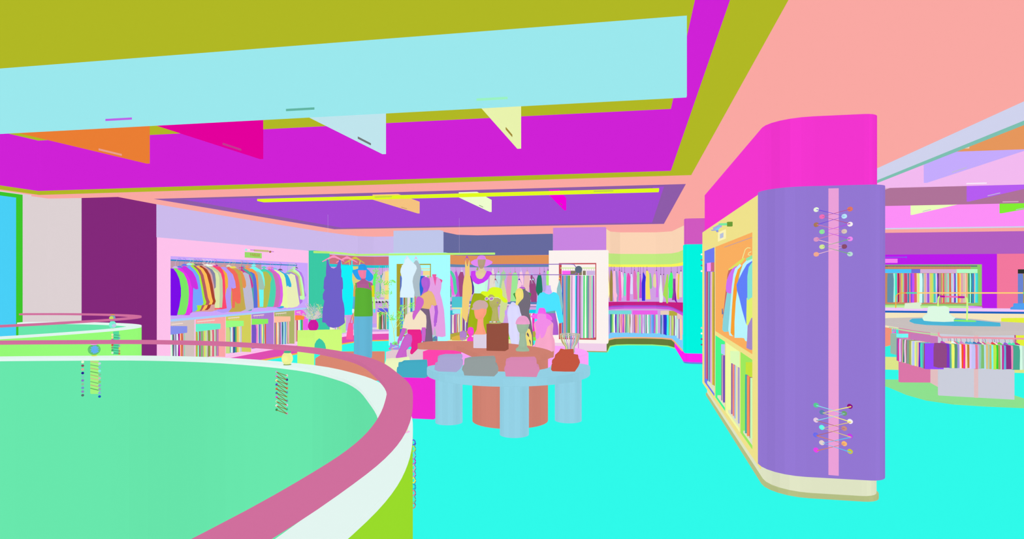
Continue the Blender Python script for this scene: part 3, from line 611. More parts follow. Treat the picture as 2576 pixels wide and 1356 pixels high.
RG = [('FFFBA0', [(700, 1529, 1530), (715, 1529, 1532), (740, 1529, 1533), (750, 1529, 1531)], 'tunic', None),
 ('D6B07A', [(682, 1529.5, 1531), (700, 1530.5, 1533), (757, 1533.3, 1534)], 'shirt', None),
 ('9D8643', [(681, 1535.5, 1539), (690, 1535, 1540.5), (714, 1533.5, 1541.3), (758, 1534.5, 1541)], 'trousers', 670),
 ('FABEDC', [(681, 1543, 1547), (700, 1541.5, 1548.5), (735, 1542, 1550), (744, 1543, 1553), (750, 1544, 1551), (759, 1545, 1551)], 'dress', 670),
 ('9D9ACB', [(682, 1548.8, 1552), (700, 1549.2, 1555), (738, 1550.5, 1557), (759, 1551.5, 1554.5)], 'dress', None),
 ('F663C2', [(681, 1557, 1560), (700, 1555.8, 1562), (733, 1557.3, 1563.5), (757, 1555.5, 1563)], 'dress', 671),
 ('F8D3E8', [(684, 1562.5, 1565), (700, 1562.3, 1568.3), (720, 1563, 1567), (735, 1564, 1566.5), (749, 1564, 1565.5)], 'blouse', 671),
 ('66EEC5', [(687, 1570, 1573), (700, 1569.2, 1575), (740, 1568.8, 1574.3), (745, 1570, 1573)], 'dress', 671),
 ('E84AB4', [(687, 1579, 1582), (697, 1577, 1586), (720, 1575.8, 1585), (757, 1576, 1584)], 'dress', None),
 ('E0D8FC', [(689, 1587, 1590), (700, 1586.3, 1592), (737, 1585.2, 1592), (740, 1586, 1592)], 'blouse', 671),
 ('E272BC', [(681, 1594, 1598), (695, 1593.3, 1602), (715, 1592.4, 1601), (735, 1593, 1602.3), (753, 1593.6, 1603.5)], 'jacket', 671),
 ('A8E293', [(684, 1603, 1608), (700, 1602, 1609), (735, 1603.8, 1607.5), (753, 1604.2, 1607.5), (759, 1604.5, 1607)], 'dress', 671),
 ('BC4CD4', [(692, 1609.4, 1611.5), (710, 1609.2, 1613.7), (750, 1608, 1614.5)], 'dress', 671),
 ('3A30DC', [(687, 1617, 1620), (697, 1617, 1624.6), (712, 1614.3, 1623.3), (757, 1614.8, 1622.8)], 'dress', 671),
 ('F4E267', [(681, 1625, 1630.5), (692, 1625.5, 1633.5), (720, 1624, 1634), (753, 1625, 1636.5)], 'coat', 670),
 ('84C293', [(687, 1634.3, 1636.5), (700, 1634.2, 1639.3), (722, 1634.6, 1640.5), (727, 1636, 1638.5)], 'blouse', None),
 ('E4D8A0', [(690, 1644.5, 1649.5), (700, 1643.3, 1650.5), (718, 1643, 1651), (724, 1647, 1649.5)], 'camisole', 672),
 ('DA74EA', [(682, 1651, 1652.3), (700, 1651.3, 1654.5), (720, 1651.4, 1655.8), (748, 1650, 1656)], 'dress', 671),
 ('E6EEEC', [(692, 1661.6, 1663), (710, 1661, 1664.5), (730, 1658.5, 1666), (750, 1659, 1668.5), (761, 1659.3, 1666.5)], 'slip dress', 671),
 ('C8A0B0', [(692, 1668, 1671.5), (715, 1667, 1672), (740, 1669, 1671)], 'cardigan', 672),
 ('A8DC55', [(690, 1678, 1681), (715, 1673.5, 1681), (742, 1668, 1680.5), (752, 1675, 1680.5), (763, 1677, 1680.4)], 'dress', None),
 ('43FB75', [(686, 1687, 1691), (695, 1684, 1693), (718, 1681, 1692), (735, 1682.8, 1693), (750, 1682, 1690.5)], 'dress', 671),
 ('8D42A0', [(701, 1693.4, 1696), (725, 1693.4, 1698), (755, 1690.8, 1697.5)], 'dress', None),
 ('8400A8', [(701, 1697, 1699), (730, 1698.4, 1699.4), (757, 1698, 1702), (761, 1702, 1704)], 'dress', None),
 ('FCC4BC', [(687, 1702.5, 1706), (700, 1700, 1705.5), (730, 1699.8, 1703.5), (755, 1702, 1703.3)], 'shirt', 671),
 ('E8CF40', [(690, 1706.3, 1709.5), (710, 1705.8, 1708.6), (745, 1703.8, 1708), (753, 1705, 1709)], 'jacket', None),
 ('DCDCCC', [(683, 1711, 1716), (700, 1709.8, 1716), (735, 1708.5, 1716), (748, 1709, 1716)], 'jacket', 672)]
TT = []; prev = None; lastx = 0
for h, rows, kind, hook in RG:
    cn = cname(h); rows = [(y, max(a, lastx * 0 + a), b) for y, a, b in rows]
    lab = f"{cn} {kind}, hanging " + (f"just right of the {prev} one" if prev else 'against the white column') + ", under the yellow rail"
    TT.append(1); edge(h, rows, YP(15.5 + .09 * (len(TT) % 3)), .07, lab, kind.split()[-1], 'clothes under the yellow rail', hook=hook, hh='705080' if kind != 'camisole' else 'E0B080'); prev = cn
py2 = YP(15.62); zx3 = (1520, .11798)
B((1529.5, 1588), 782, 790.3, '73D9DC', 'wide turquoise clip bar under the crimson shelf, beside the white column', py2)
B((1591, 1654), 782, 791.3, 'EB5FE8', 'wide magenta clip bar under the middle of the crimson shelf', py2)
B((1662.5, 1683), 782.5, 791.8, 'E9CFBC', 'beige clip bar under the crimson shelf, left of the olive one', py2)
B((1683.3, 1704), 783, 794, 'B6A93F', 'olive clip bar near the right end of the crimson shelf', py2)
strips(py2, "80:A0A0D8 100:B7B3F2 118:5A6FA8 135:1F8A7A 158:7FC878 180:B8F588 203:FDFDFD 228:3640C0 250:9A60C8 262:A890B8 275:79E8C0 305:D0A8C8 318:6A3A78 330:F5C6E0 350:D88080 368:F8A8C8 390:BC3CC8 415:D890E0 430:F0B890 450:2F8FA0 473:9CCF9E 520:F8F8C8 538:806A50 558:FCF0FC 585:D", 791, 791, 837, 837.5, 'under the turquoise bar', 'trousers under the crimson shelf', depth=.2, zx=zx3)
strips(py2, "586:CFA8CC 610:E0B0C8 630:9A60B8 655:E58A7C 690:EBC090 712:D8A0E0 740:8FE2AE 780:E8A8D0 798:AE62D8 820:FDFDFD 835:B8A0DC 870:8FC0B8 905:806080 915:FDFDFE 940:7EE5CA 970:A09A90 985:A0A8F8 1010:62A8FA 1040:4A98D8 1060:C85FD0 1095:98E8B0 1120:BFF0D8 1145:D", 792, 792, 838, 839, 'under the magenta bar', 'trousers under the crimson shelf', depth=.2, zx=zx3)
strips(py2, "1205:3A8098 1225:A0B0F0 1262:5A3AB0 1285:2B33D8 1315:3050C8 1335:3FF0F4 1375:D", 793, 793, 841, 843, 'under the beige bar', 'trousers under the crimson shelf', depth=.2, zx=zx3)
strips(py2, "1376:8FD060 1398:C8C0DC 1430:A8C060 1455:D4E878 1480:8A6090 1508:D8F8F0 1530:A8E8C8 1552:D", 794.6, 794.6, 843, 845, 'under the olive bar', 'trousers under the crimson shelf', depth=.2, zx=zx3)
pyr = YP(14.6)
B((1704.5, 1716), 789, 802, 'EBC4C0', 'pale pink clip bar at the corner of the crimson shelf, beside the turquoise pillar', pyr, .15)
strips(pyr, "1554:CDE8F4 1575:C8B8C8 1590:9A88C8 1612:F8CFB0 1665:D", 803, 803, 850, 857, 'in the corner beside the turquoise pillar', 'trousers under the crimson shelf', depth=.1, zx=zx3)
MG = [('D6A0D0', [(690, 1122, 1124), (720, 1122, 1125.4), (755, 1122, 1124.4)], 'coat'),
 ('CC84F4', [(692, 1126, 1128), (705, 1126, 1131), (722, 1126.5, 1132.3), (724, 1127, 1131)], 'tee'),
 ('4DBD90', [(724, 1129.6, 1134), (748, 1130, 1133.8)], 'skirt'),
 ('F562E8', [(682, 1123, 1127), (690, 1130, 1135), (705, 1133, 1139), (725, 1134.4, 1141), (738, 1137, 1143), (742, 1138, 1141)], 'coat'),
 ('50D2A4', [(681, 1129, 1134), (688, 1133, 1140), (700, 1138, 1145), (715, 1140, 1147), (733, 1142, 1151), (741, 1144, 1148)], 'coat'),
 ('BC54D2', [(684, 1144, 1148), (700, 1147, 1151.6), (715, 1148, 1152.5), (733, 1150.8, 1154.3), (747, 1145, 1156.4)], 'dress'),
 ('A14B82', [(684, 1158, 1163), (696, 1152.5, 1166), (712, 1154, 1165), (735, 1155, 1163.5), (747, 1157, 1161.5)], 'dress')]
pm = [YP(15.9 - .085 * i) for i in range(7)]
prev = None
for i, (h, rows, kind) in enumerate(MG):
    cn = cname(h); lab = f"{cn} {kind}, hanging " + (f"just right of the {prev} one" if prev else 'beside the pale cyan column') + ", under the steel blue rail"
    edge(h, rows, YP(15.3 + .1 * (6 - i)), .06, lab, kind, 'clothes under the steel blue rail', hook=673, hh=('9080C0', 'B070D0', '60A080', '8890C0', 'A0C0E8', 'C070D0', 'D8E8F0')[i]); prev = cn
MG2 = [('E4DCCF', [(680, 1238, 1240), (692, 1233, 1243), (725, 1230.5, 1245)], 'dress'),
 ('B8E0E0', [(686, 1250, 1256), (700, 1246, 1257.6), (725, 1245.3, 1254)], 'blouse'),
 ('9FD0A8', [(684, 1262, 1270), (697, 1257.8, 1272), (725, 1254.5, 1259), (760, 1255, 1258)], 'dress'),
 ('CFDC98', [(706, 1263.5, 1266), (730, 1259.5, 1271), (760, 1259, 1276), (768, 1258, 1275), (800, 1256, 1267), (812, 1256, 1264)], 'dress'),
 ('E39AB8', [(686, 1280, 1286), (700, 1275, 1286.5), (735, 1273, 1284), (760, 1273, 1282.5)], 'dress'),
 ('9EE896', [(686, 1292, 1298), (697, 1286.8, 1301.5), (735, 1284.5, 1300), (758, 1283.5, 1297)], 'dress'),
 ('FBCBE0', [(684, 1308, 1312), (700, 1304, 1315.5), (730, 1300.5, 1315)], 'dress'),
 ('ECC0C0', [(683, 1323, 1328), (697, 1319, 1332.5), (733, 1316, 1329)], 'dress'),
 ('984680', [(692, 1335, 1338), (702, 1334, 1344), (716, 1331, 1347), (745, 1334, 1349.5), (760, 1336, 1349)], 'dress'),
 ('217A60', [(690, 1354, 1360), (702, 1350.5, 1362), (730, 1347.6, 1364), (744, 1353, 1361)], 'coat'),
 ('B0A2E0', [(685, 1367, 1370), (700, 1364.5, 1373), (733, 1364.3, 1371)], 'coat'),
 ('A4FA7A', [(681, 1375.5, 1380.5), (697, 1373.8, 1380.8), (718, 1374.5, 1380.8)], 'tunic')]
hk2 = ['F4E0E8', '78C850', '98D8A0', 'E0C070', '78D0B8', 'B08090', 'D0D8F4', 'D0A0A0', 'A8C0EC', 'C85080', '705098', '604878']
for i, (h, rows, kind) in enumerate(MG2):
    cn = cname(h); lab = f"{cn} {kind}, hanging right of the {prev} one, under the steel blue rail"
    edge(h, rows, YP(15.55 + .09 * (i % 3)), .07, lab, kind, 'clothes under the steel blue rail', hook=673, hh=hk2[i]); prev = cn
pq = YP(15.5)
B((1121, 1138), 781.5, 792, '2FAECB', 'blue clip bar beside the pale cyan column, under the steel blue shelf', pq)
B((1138.3, 1163), 779, 789, '90EDF2', 'pale cyan clip bar behind the teal bag stand', pq)
B((1331, 1348), 780, 788, '10CFEE', 'bright cyan clip bar behind the cyan sweater form', pq)
B((1270, 1285), 781, 792, 'C89AF8', 'violet folded cloth on the rack behind the yellow-hatted head', pq, name='folded_cloth', cat='cloth', group='folded cloths')
strips(pq, "190:AE5AD2 222:E0D0D0 240:C8C090 265:6FA0B8 290:8B70B8 315:F5EFDC 350:C060A0 395:9090C0 415:E0A070 430:D95A4A 440:E8F8D8 460:C07A90 475:B0E0C0 500:D89A50 520:C0A0C0 545:7A3F7A 570:A06AC0 590:A8F0C8 600:F8F4EC 612:7A4A90 625:D", 793, 790, 841, 832, 'between the cyan column and the khaki dress form', 'trousers under the steel blue shelf', depth=.2, zx=(1100, .118))
strips(pq, "1271:8A70B0 1274:50709A 1277:C0A0D8 1281:D", 816, 816, 836, 836, 'beside the brown pedestal', 'trousers under the steel blue shelf', depth=.2)
strips(pq, "1328:F8F0F8 1332:F08090 1335:F0E0F4 1339:F030C0 1342:D", 789, 789, 834, 834, 'behind the pink hatted bust', 'trousers under the steel blue shelf', depth=.2)
# left niche clothes
LN = [('5AFA6A', [(689, 940, 942), (705, 938.5, 944), (740, 936, 942)], 'top'), ('BABAC8', [(690, 949, 952), (705, 945, 955), (750, 943, 954)], 'cardigan'),
 ('5EA8C0', [(692, 957, 959), (710, 955.3, 958), (740, 955, 957.5)], 'dress'), ('DCD0C8', [(683, 965, 968), (700, 960, 968), (748, 957.8, 966)], 'coat'), ('F8DC8C', [(683, 969, 973), (700, 968.5, 976.5), (753, 968, 977)], 'coat')]
prev = 'blue-hatted mannequin'
for i, (h, rows, kind) in enumerate(LN):
    kind = 'tee' if kind == 'top' else kind
    cn = cname(h); lab = f"{cn} {kind}, hanging right of the {prev}, under the turquoise rail"
    edge(h, rows, YP(15.9), .2, lab, kind, 'clothes under the turquoise rail', hook=669, hh=('50C860', 'C890D0', '3A9A58', 'E0C8E0', 'F0D0A0')[i]); prev = cn + ' ' + kind
pn = YP(15.85)
B((950, 977), 776.5, 784.5, '5D60E8', 'blue-violet clip bar in the lower left niche, beside the pale cyan column', pn)
strips(pn, "270:F8EE98 295:B0A858 303:58A860 322:605830 340:C87888 350:F0D0D8 362:3A6A80 378:90C8A0 390:A04A50 400:B0E0D0 415:2FC8C8 437:D", 785.5, 785.5, 828, 828, 'left of the cyan column', 'trousers in the left niche', depth=.2, zx=(900, .177))
pn2 = XP(-6.95, 1)
strips(YP(14.9), "830:F0F8CC 837:E0E0D8 842:C89AD0 845:E8D8F0 848:A8D890 852:E8C880 856:B8F090 861:D", 800, 800, 836, 838, 'behind the long purple dress', 'trousers in the left niche', depth=.2)
for i, (a, b, h) in enumerate(((937, 943, '303848'), (945, 950, '405030'), (952, 958, '283040'), (960, 966, '506848'), (968, 976, '404858'))):
    p = YP(15.85); M().rows(p, [(762, a + .5, b), (760, a, b), (758.5, a + 1, b - 2), (757, a + 1.5, b - 3)], .9, 10).go('shoe', h, None, label=f"tiny {cname(h)} shoe, {ordn(i, 5)}, on the left niche shelf", cat='shoe', group='shoes on the niche shelf')
# ================================================================ NEAR PILLAR AND ITS SIDE CABINET
t = thing('pillar', (1.38, 5.0, 0), 'big purple-clad pillar with a pink strip and two groups of crossed laces', 'pillar')
M().prism(rrect(.955, 4.88, 1.80, 5.17, (.28, .14, 0, 0)), .165, 2.277).go('cladding', '9276D1', t)
M().prism(rrect(1.0, 4.93, 1.76, 9.0, (.28, .14, 0, 0)), .035, .2).go('plinth', 'DEE3C3', t)
M().prism(rrect(.985, 4.915, 1.77, 9.02, (.28, .14, 0, 0)), .0, .035).go('plinth_strip', 'B4BE84', t)
pf = YP(4.875)
slabpx('centre_strip', pf, [(2084.5, 474), (2110, 473.5), (2110, 1197), (2084.5, 1195)], 'EBA0D8', .012, t)
pe = YP(4.862)
EY = [(2054.4, 527, 'E8F5DC'), (2139.5, 525.6, 'E07860'), (2069, 544.8, 'F06EB8'), (2125, 543.8, 'B8E8FA'), (2054.4, 565, 'A87858'), (2139.5, 563.7, 'F4EEF0'), (2069, 582.7, '8EE89A'), (2125, 581.8, 'D8C8B8'), (2054.4, 602, 'DE98C4'), (2139.5, 600.8, 'F088F0'), (2069, 620.7, 'D4E898'), (2125, 620, '884A6A'), (2054.4, 639.6, 'F0A890'), (2139.5, 639, 'B8DCD8'),
 (2054, 1020, '58CC94'), (2139, 1023, '8A1080'), (2069, 1038, '6084B0'), (2125, 1040.6, '6FA070'), (2054, 1057.6, 'E8CCE4'), (2139.6, 1061, 'F6F0F4'), (2068.5, 1076, '64FCEC'), (2125, 1078.7, 'C89080'), (2053, 1095, '6C6CEC'), (2139, 1098, 'C83CE8'), (2068.5, 1114.6, 'E4D4D0'), (2125, 1117, 'FCB870'), (2054, 1133, 'EC40EC'), (2139.6, 1136.6, 'CCC83C')]
for x, y, h in EY:
    c = pe.P(x, y); M().loft([[c + Vector((r * math.cos(a * math.pi / 8), dy, r * math.sin(a * math.pi / 8))) for a in range(16)] for r, dy in ((.0165, .02), (.0165, .002), (.013, -.002), (.005, -.003))]).go('eyelet', h, t, label=f"{cname(h)} eyelet")
pc = YP(4.856)
for a, b, c, h, beh in (((2054, 527), (2125, 544), (2056, 565), '6A4AE0', 0), ((2139, 526), (2069, 545), (2139, 563), 'B8508A', 0), ((2139, 563), (2070, 582), (2139, 601), 'B83CE8', 0), ((2055, 565), (2125, 582), (2055, 602), 'DC78B0', 0),
  ((2139, 601), (2070, 620), (2139, 639), '6FB868', 0), ((2055, 602), (2125, 620), (2055, 640), 'F6C4CC', 1), ((2054, 1020), (2125, 1041), (2055, 1058), '88D8E8', 0), ((2141, 1023), (2070, 1039), (2141, 1062), 'F8F070', 0),
  ((2054, 1058), (2125, 1078), (2054, 1096), 'B06880', 0), ((2141, 1062), (2070, 1077), (2141, 1100), 'E0C080', 0), ((2054, 1096), (2125, 1117), (2055, 1134), 'D08068', 0), ((2141, 1100), (2070, 1115), (2141, 1138), '5CC0F0', 0)):
    A, B_, C_ = (pc.P(*p) for p in (a, b, c)); r = .0026 if a[1] < 800 else .0036
    if beh:
        dd = Vector((0, .014, 0)); A = A + dd; C_ = C_ + dd; B_ = B_ + dd
    M().tube([A, B_, C_], r, 6).go('lace', h, t, label=f"{cname(h)} lace")
XS = .97; pS = XP(XS, -1)
t = thing('wall_cabinet', (XS, 7.2, .12), 'yellow cabinet side with blue, orange and green bays, running back from the purple pillar', 'cabinet')
y0, y1 = pS.P(1910, 700).y - .04, pS.P(1767, 700).y
outer = [(1767, 585.5), (1910.5, 488), (1910.5, 1174), (1767, 965)]
qs = {'blue': [(1771, 632), (1797.3, 621.5), (1797.3, 999), (1771, 961)], 'orange': [(1798.3, 621), (1892.5, 584), (1892.5, 889), (1798.3, 835)],
 'g': [(1798.3, 842), (1823.8, 860), (1823.8, 1036), (1798.3, 999.5)], 'py': [(1824.3, 860.5), (1860.6, 884.5), (1860.6, 1089), (1824.3, 1037)], 'l': [(1861.2, 885), (1892.5, 904), (1892.5, 1132), (1861.2, 1090)]}
def r4(q):   # square the outline up in metres on the cabinet face
    P_ = [pS.P(*p) for p in q]; zt = (P_[0].z + P_[1].z) / 2; zb = (P_[2].z + P_[3].z) / 2
    return [(P_[0].y, zt), (P_[1].y, zt), (P_[1].y, zb), (P_[0].y, zb)]
mS = XZ(XS, -1)
holed('face_frame', mS, [(y1, 2.27), (y0, 2.27), (y0, .125), (y1, .125)], [r4(q) for q in qs.values()], 'EFE18B', .006, t)
for k_, h in (('blue', '6E7AF0'), ('orange', 'F9AE60'), ('g', '44F88E'), ('py', 'F2FAA4'), ('l', '9CE95E')):
    recess('bay', XZ(XS + .0065, -1), r4(qs[k_]), h, .45, t, .001)
M().box((XS + .01, y1 - .01, .125), (1.75, y1, 2.27)).go('end_panel', 'EFE18B', t)
M().box((XS + .01, y0, 2.262), (1.75, y1, 2.27)).go('top_board', 'EFE18B', t)
M().tube([XP(1.0, -1).P(1822, 622), XP(1.0, -1).P(1891, 597.5)], .0028).go('rail', 'A898B0', t)
# lamp and sign on the cabinet
t = thing('picture_light', pS.P(1815, 570), 'small blue wall lamp on a green arm above the orange bay', 'lamp')
o_ = Vector((-.05, 0, 0))
pl_ = XP(XS - .05, -1)
M().tube([pl_.P(1810, 564.5), pl_.P(1829, 564)], .012).go('arm', '78E8A0', t)
M().slab([pl_.P(*p) for p in ((1828.5, 559), (1831, 558), (1831, 569), (1829, 570))], Vector((.045, 0, 0))).go('mount', '6A9A38', t)
slabpx('lamp_head', XP(XS - .06, -1), [(1793, 573), (1808, 565), (1811, 567), (1811, 571), (1804, 574), (1795, 579)], 'ACA8E8', .02, t)
slabpx('diffuser', XP(XS - .065, -1), [(1797, 579), (1808, 571), (1810, 572), (1804, 579)], '7CD8F0', .01, t)
slabpx('bracket', XP(XS - .055, -1), [(1788, 578), (1790, 580.5), (1801, 580), (1802, 584), (1805, 584), (1804.5, 576), (1796, 578)], '9098E0', .01, t)
t = thing('notice', pS.P(1815, 590), 'cream square notice with a blue-grey mark, under the small wall lamp', 'sign')
slabpx('sheet', XP(XS - .004, -1), [(1806, 585), (1825.5, 576.5), (1825.5, 600), (1806, 608)], 'FCF3B4', .003, t)
slabpx('mark', XP(XS - .006, -1), [(1811, 589), (1819.5, 585), (1819.5, 597), (1811, 600.5)], 'B8C0DC', .002, t)
# blue bay and the three lower bays
pk = XP(.984, -1)
def sidebar(a, b, ya, yb, yc, yd, h, lab): return M().slab([pk.P(a, ya), pk.P(b, yb), pk.P(b, yc), pk.P(a, yd)], Vector((.18, 0, 0))).go('hanger_clip_bar', h, None, label=lab, cat='hanger', group='clip bars in the yellow cabinet')
sidebar(1774.8, 1778.2, 663.5, 662.5, 682.5, 683, '8A50C0', 'purple clip bar at the top of the blue bay')
sidebar(1778.4, 1788, 662, 660.5, 682.5, 682.5, 'FF92F8', 'pink clip bar at the top of the blue bay')
sidebar(1788.2, 1795.5, 660.5, 660, 682, 682.5, 'C8648C', 'rose clip bar at the top of the blue bay')
strips(pk, "1774.7:CC6A80 1778.5:A83A80 1781.3:7CB8C4 1783.6:6058A8 1786.5:E8B0D8 1789:DCC8C0 1791.5:D4BC38 1795:5A4840 1797:D", 683.5, 683.5, 951, 972, 'in the tall blue bay', 'long trousers in the blue bay', depth=.15, sway=.2)
sidebar(1814, 1822, 866, 868, 893, 889, 'B8C4F8', 'pale blue clip bar in the bright green bay')
strips(pk, "1814:9098A8 1816.5:F0A8C0 1818.8:6848B8 1822:D", 892, 894.5, 1006, 1014, 'in the bright green bay', 'trousers in the green bay', depth=.15, sway=.2)
sidebar(1837, 1860, 883, 884, 925, 911, 'DCFAB8', 'pale green clip bar in the pale yellow bay')
strips(pk, "1839:9060A0 1841.5:C0A8E0 1843:F89070 1845.5:D04880 1847.5:A8C0E8 1850:F8F080 1853:D8DCC8 1855.3:D85878 1857:98A0E0 1859:D", 913, 925.5, 1040, 1067, 'in the pale yellow bay', 'trousers in the yellow bay', depth=.15, sway=.2)
sidebar(1876, 1889, 911, 911.5, 949, 940, 'C4E23C', 'lime yellow clip bar in the lime bay')
strips(pk, "1874:38B0A0 1877.5:D8608A 1879:FA9058 1884:8A5070 1887:C8F8B8 1889:D", 941, 951, 1088, 1106, 'in the lime bay', 'trousers in the lime bay', depth=.15, sway=.2)
# clothes in the orange bay, hung square to the cabinet
LY = [99]
def side_g(name, h, px, lab, cat, e):
    y = min(XP(1.0, -1).P(e, 750).y, LY[0] - .04); LY[0] = y; pl = YP(y)
    return M().slab([Vector((max(p.x, .985), y, p.z)) for p in (pl.P(*q) for q in px)], Vector((0, .03, 0))).go(name, h, None, label=lab, cat=cat, group='clothes in the orange bay')
side_g('hanging_dress', 'C86A68', [(1835, 676), (1831, 690), (1828, 720), (1825, 745), (1822, 775), (1819, 800), (1830, 815), (1860, 700), (1850, 678)], 'brick red dress, just its edge showing, rear of the orange bay', 'dress', 1819)
side_g('belt', '6878A8', [(1813, 778), (1818, 776), (1820, 790), (1815, 791), (1813, 785)], 'small blue-grey knotted belt end at the back of the orange bay', 'belt', 1814)
side_g('hanging_skirt', '88D2DA', [(1830, 735), (1826, 760), (1820, 800), (1817, 830), (1822, 835), (1834, 834), (1842, 790), (1848, 736)], 'turquoise skirt below the orchid tee in the orange bay', 'skirt', 1821.5)
side_g('hanging_tee', 'CF70F2', [(1852, 668), (1842, 678), (1835, 690), (1829, 706), (1827, 722), (1828, 734), (1834, 738), (1842, 739), (1858, 736), (1864, 690)], 'orchid short-sleeved tee on the lime hanger in the orange bay', 'tee', 1825)
side_g('hanging_coat', 'BCF2FA', [(1862, 664), (1850, 676), (1846, 690), (1842, 720), (1838, 770), (1833, 830), (1836, 844), (1843, 846), (1850, 770), (1872, 680)], 'pale cyan long coat, narrow, left of the orange coat', 'coat', 1836)
side_g('hanging_coat', 'F8A030', [(1866, 669), (1857, 678), (1850, 700), (1846, 730), (1842, 780), (1839, 838), (1843, 844), (1850, 842), (1856, 780), (1874, 690)], 'bright orange long coat in the orange bay', 'coat', 1842)
side_g('hanging_coat', 'C0A878', [(1870, 668), (1862, 680), (1858, 700), (1854, 740), (1850, 790), (1848, 846), (1853, 846), (1862, 790), (1878, 690)], 'khaki coat edge just right of the bright orange coat', 'coat', 1847)
side_g('hanging_dress', 'B8F4FC', [(1889, 648), (1880, 654), (1870, 665), (1862, 690), (1857, 720), (1852, 760), (1849, 810), (1849, 850), (1865, 850), (1873, 851), (1876, 858), (1882, 860), (1888, 800), (1900, 740), (1906, 660)], 'wide pale cyan dress in the middle of the orange bay', 'dress', 1853)
side_g('hanging_jacket', '6080F8', [(1892, 657), (1880, 665), (1870, 682), (1860, 702), (1853, 716), (1855, 730), (1861, 750), (1868, 780), (1878, 815), (1884, 790), (1900, 760), (1906, 665)], 'blue wrap jacket over the pale cyan dress', 'jacket', 1858)
side_g('hanging_skirt', 'A488C8', [(1883, 800), (1881, 850), (1879, 876), (1889, 881), (1905, 885), (1906, 795)], 'grey-violet skirt hem at the near end of the orange bay', 'skirt', 1881.5)
side_g('hanging_skirt', 'E0F070', [(1880, 750), (1879, 790), (1878, 818), (1882, 818), (1890, 800), (1906, 795), (1906, 748)], 'lime skirt below the mint tee in the orange bay', 'skirt', 1883)
side_g('hanging_tee', '86E4D4', [(1893, 660), (1885, 672), (1876, 695), (1867, 722), (1861, 744), (1868, 751), (1877, 755), (1890, 749), (1906, 747), (1906, 662)], 'mint tee with a wide sleeve at the near end of the orange bay', 'tee', 1886)
for i, (pts, hk, h, e, lab) in enumerate((([(1833, 677), (1860, 656), (1870, 649), (1874, 650), (1866, 661), (1834, 680)], [(1868, 650), (1871, 640), (1875, 628), (1881, 623), (1888, 624)], 'DCE260', 1833, 'lime wooden hanger over the orchid tee in the orange bay'), ([(1876, 651), (1892, 642), (1900, 640), (1895, 650), (1880, 656)], [(1888, 642), (1882, 641), (1884, 636), (1890, 633)], '90E8A8', 1862, 'mint hanger over the blue wrap jacket'))):
    y = XP(1.0, -1).P(e, 700).y - .02 + i * .03; pl = YP(y)
    hg = thing('hanger', pl.P(*pts[0]), lab, 'hanger', 'hangers in the orange bay')
    M().slab([pl.P(*q) for q in pts], Vector((0, .012, 0))).go('hanger_bar', h, hg); M().tube([pl.P(*q) + Vector((0, .006, 0)) for q in hk], .004, 6).go('hook', 'EEF0A0', hg)
# ================================================================ MIDDLE OF THE SHOP
def near(pl, f): return YP(pl.y - f) if f else pl
def turned(pl, px):    # the same spot, but turned to face the entrance side squarely
    if not isinstance(pl, YP): return pl
    cx = (min(q[0] for q in px) + max(q[0] for q in px)) / 2; c = pl.P(cx, 703); u = Vector((c.y, -c.x, 0)).normalized()
    return VP2((c.x, c.y), (c.x + u.x, c.y + u.y))
def bev(m, off=.012):
    bm = bmesh.new(); vv = [bm.verts.new(v) for v in m.v]
    for f in m.f:
        try: bm.faces.new([vv[i] for i in f])
        except ValueError: pass
    bmesh.ops.remove_doubles(bm, verts=bm.verts[:], dist=1e-5)
    bmesh.ops.recalc_face_normals(bm, faces=bm.faces[:])
    ed = [e for e in bm.edges if len(e.link_faces) == 2 and e.calc_face_angle(0) > .9]
    bmesh.ops.bevel(bm, geom=ed, offset=off, segments=2, profile=.6, affect='EDGES', clamp_overlap=True)
    bm.verts.index_update(); m.v = [v.co.copy() for v in bm.verts]; m.f = [tuple(v.index for v in f.verts) for f in bm.faces]; bm.free(); return m
def cut(name, pl, px, h, depth, parent=None, sm=2, b=.012, fwd=0.0, **k):   # soft thick shape: smoothed outline, rounded rim
    if sm: px = [(v.x, v.y) for v in smooth_pts([Vector((a, c, 0)) for a, c in px], sm, True)]
    pl = turned(near(pl, fwd), px); m = M().slab([pl.P(*p) for p in px], pl.n * -depth)
    return bev(m, b).go(name, h, parent, **k)
def lump(name, pl, rows, h, depth, parent=None, n=20, fwd=0.0, p=2.0, **k):
    rr = [tuple(v) for v in smooth_pts([Vector(r) for r in rows], 3)]
    pl = near(pl, fwd); m = M().rows(pl, rr, depth, n, None, p)
    return m.go(name, h, parent, smooth=True, **k)
def rod(name, pl, pts, r, h, parent, fwd=0.0, **k): pl = near(pl, fwd); return M().tube([pl.P(*q) for q in pts], r, 8).go(name, h, parent, **k)
def root(name, pl, px, py, lab, cat, group=None): return thing(name, pl.P(px, py), lab, cat, group)
# ---- low salmon platform and lime arch podium
pp = [Z(*p, .15) for p in ((793, 934), (900, 934), (966, 934), (968, 883.5), (862, 884), (818, 884.5), (793, 901))]
bev(M().prism([(v.x, v.y) for v in pp], 0, .15), .01).go('low_platform', 'D98771', None, label='low wide salmon display platform under the blue-hatted mannequin', cat='platform')
ya = YB(840, 884.5, .153) - .02; pa = YP(ya)
t = thing('podium', Z(805, 884, 0), 'lime green podium with an arched opening, magenta vase on top', 'podium')
slabpx('arch_front', turned(pa, [(748, 0), (860, 0)]), [(790.5, 832.5), (860, 831), (860, 883), (820.3, 883.5), (820, 875), (817, 864), (811, 856), (803, 851), (796, 857), (791.5, 866), (790.5, 884)], 'CBF878', .28, t)
pb2 = turned(pa, [(748, 0), (860, 0)]); ye = pb2.P(790.4, 703); yf_ = pb2.P(748, 703); q = [Z(748, 931, 0), Z(790, 931, 0), Vector((ye.x, ye.y, 0)) * 1.02, Vector((yf_.x, yf_.y, 0)) * 1.02]
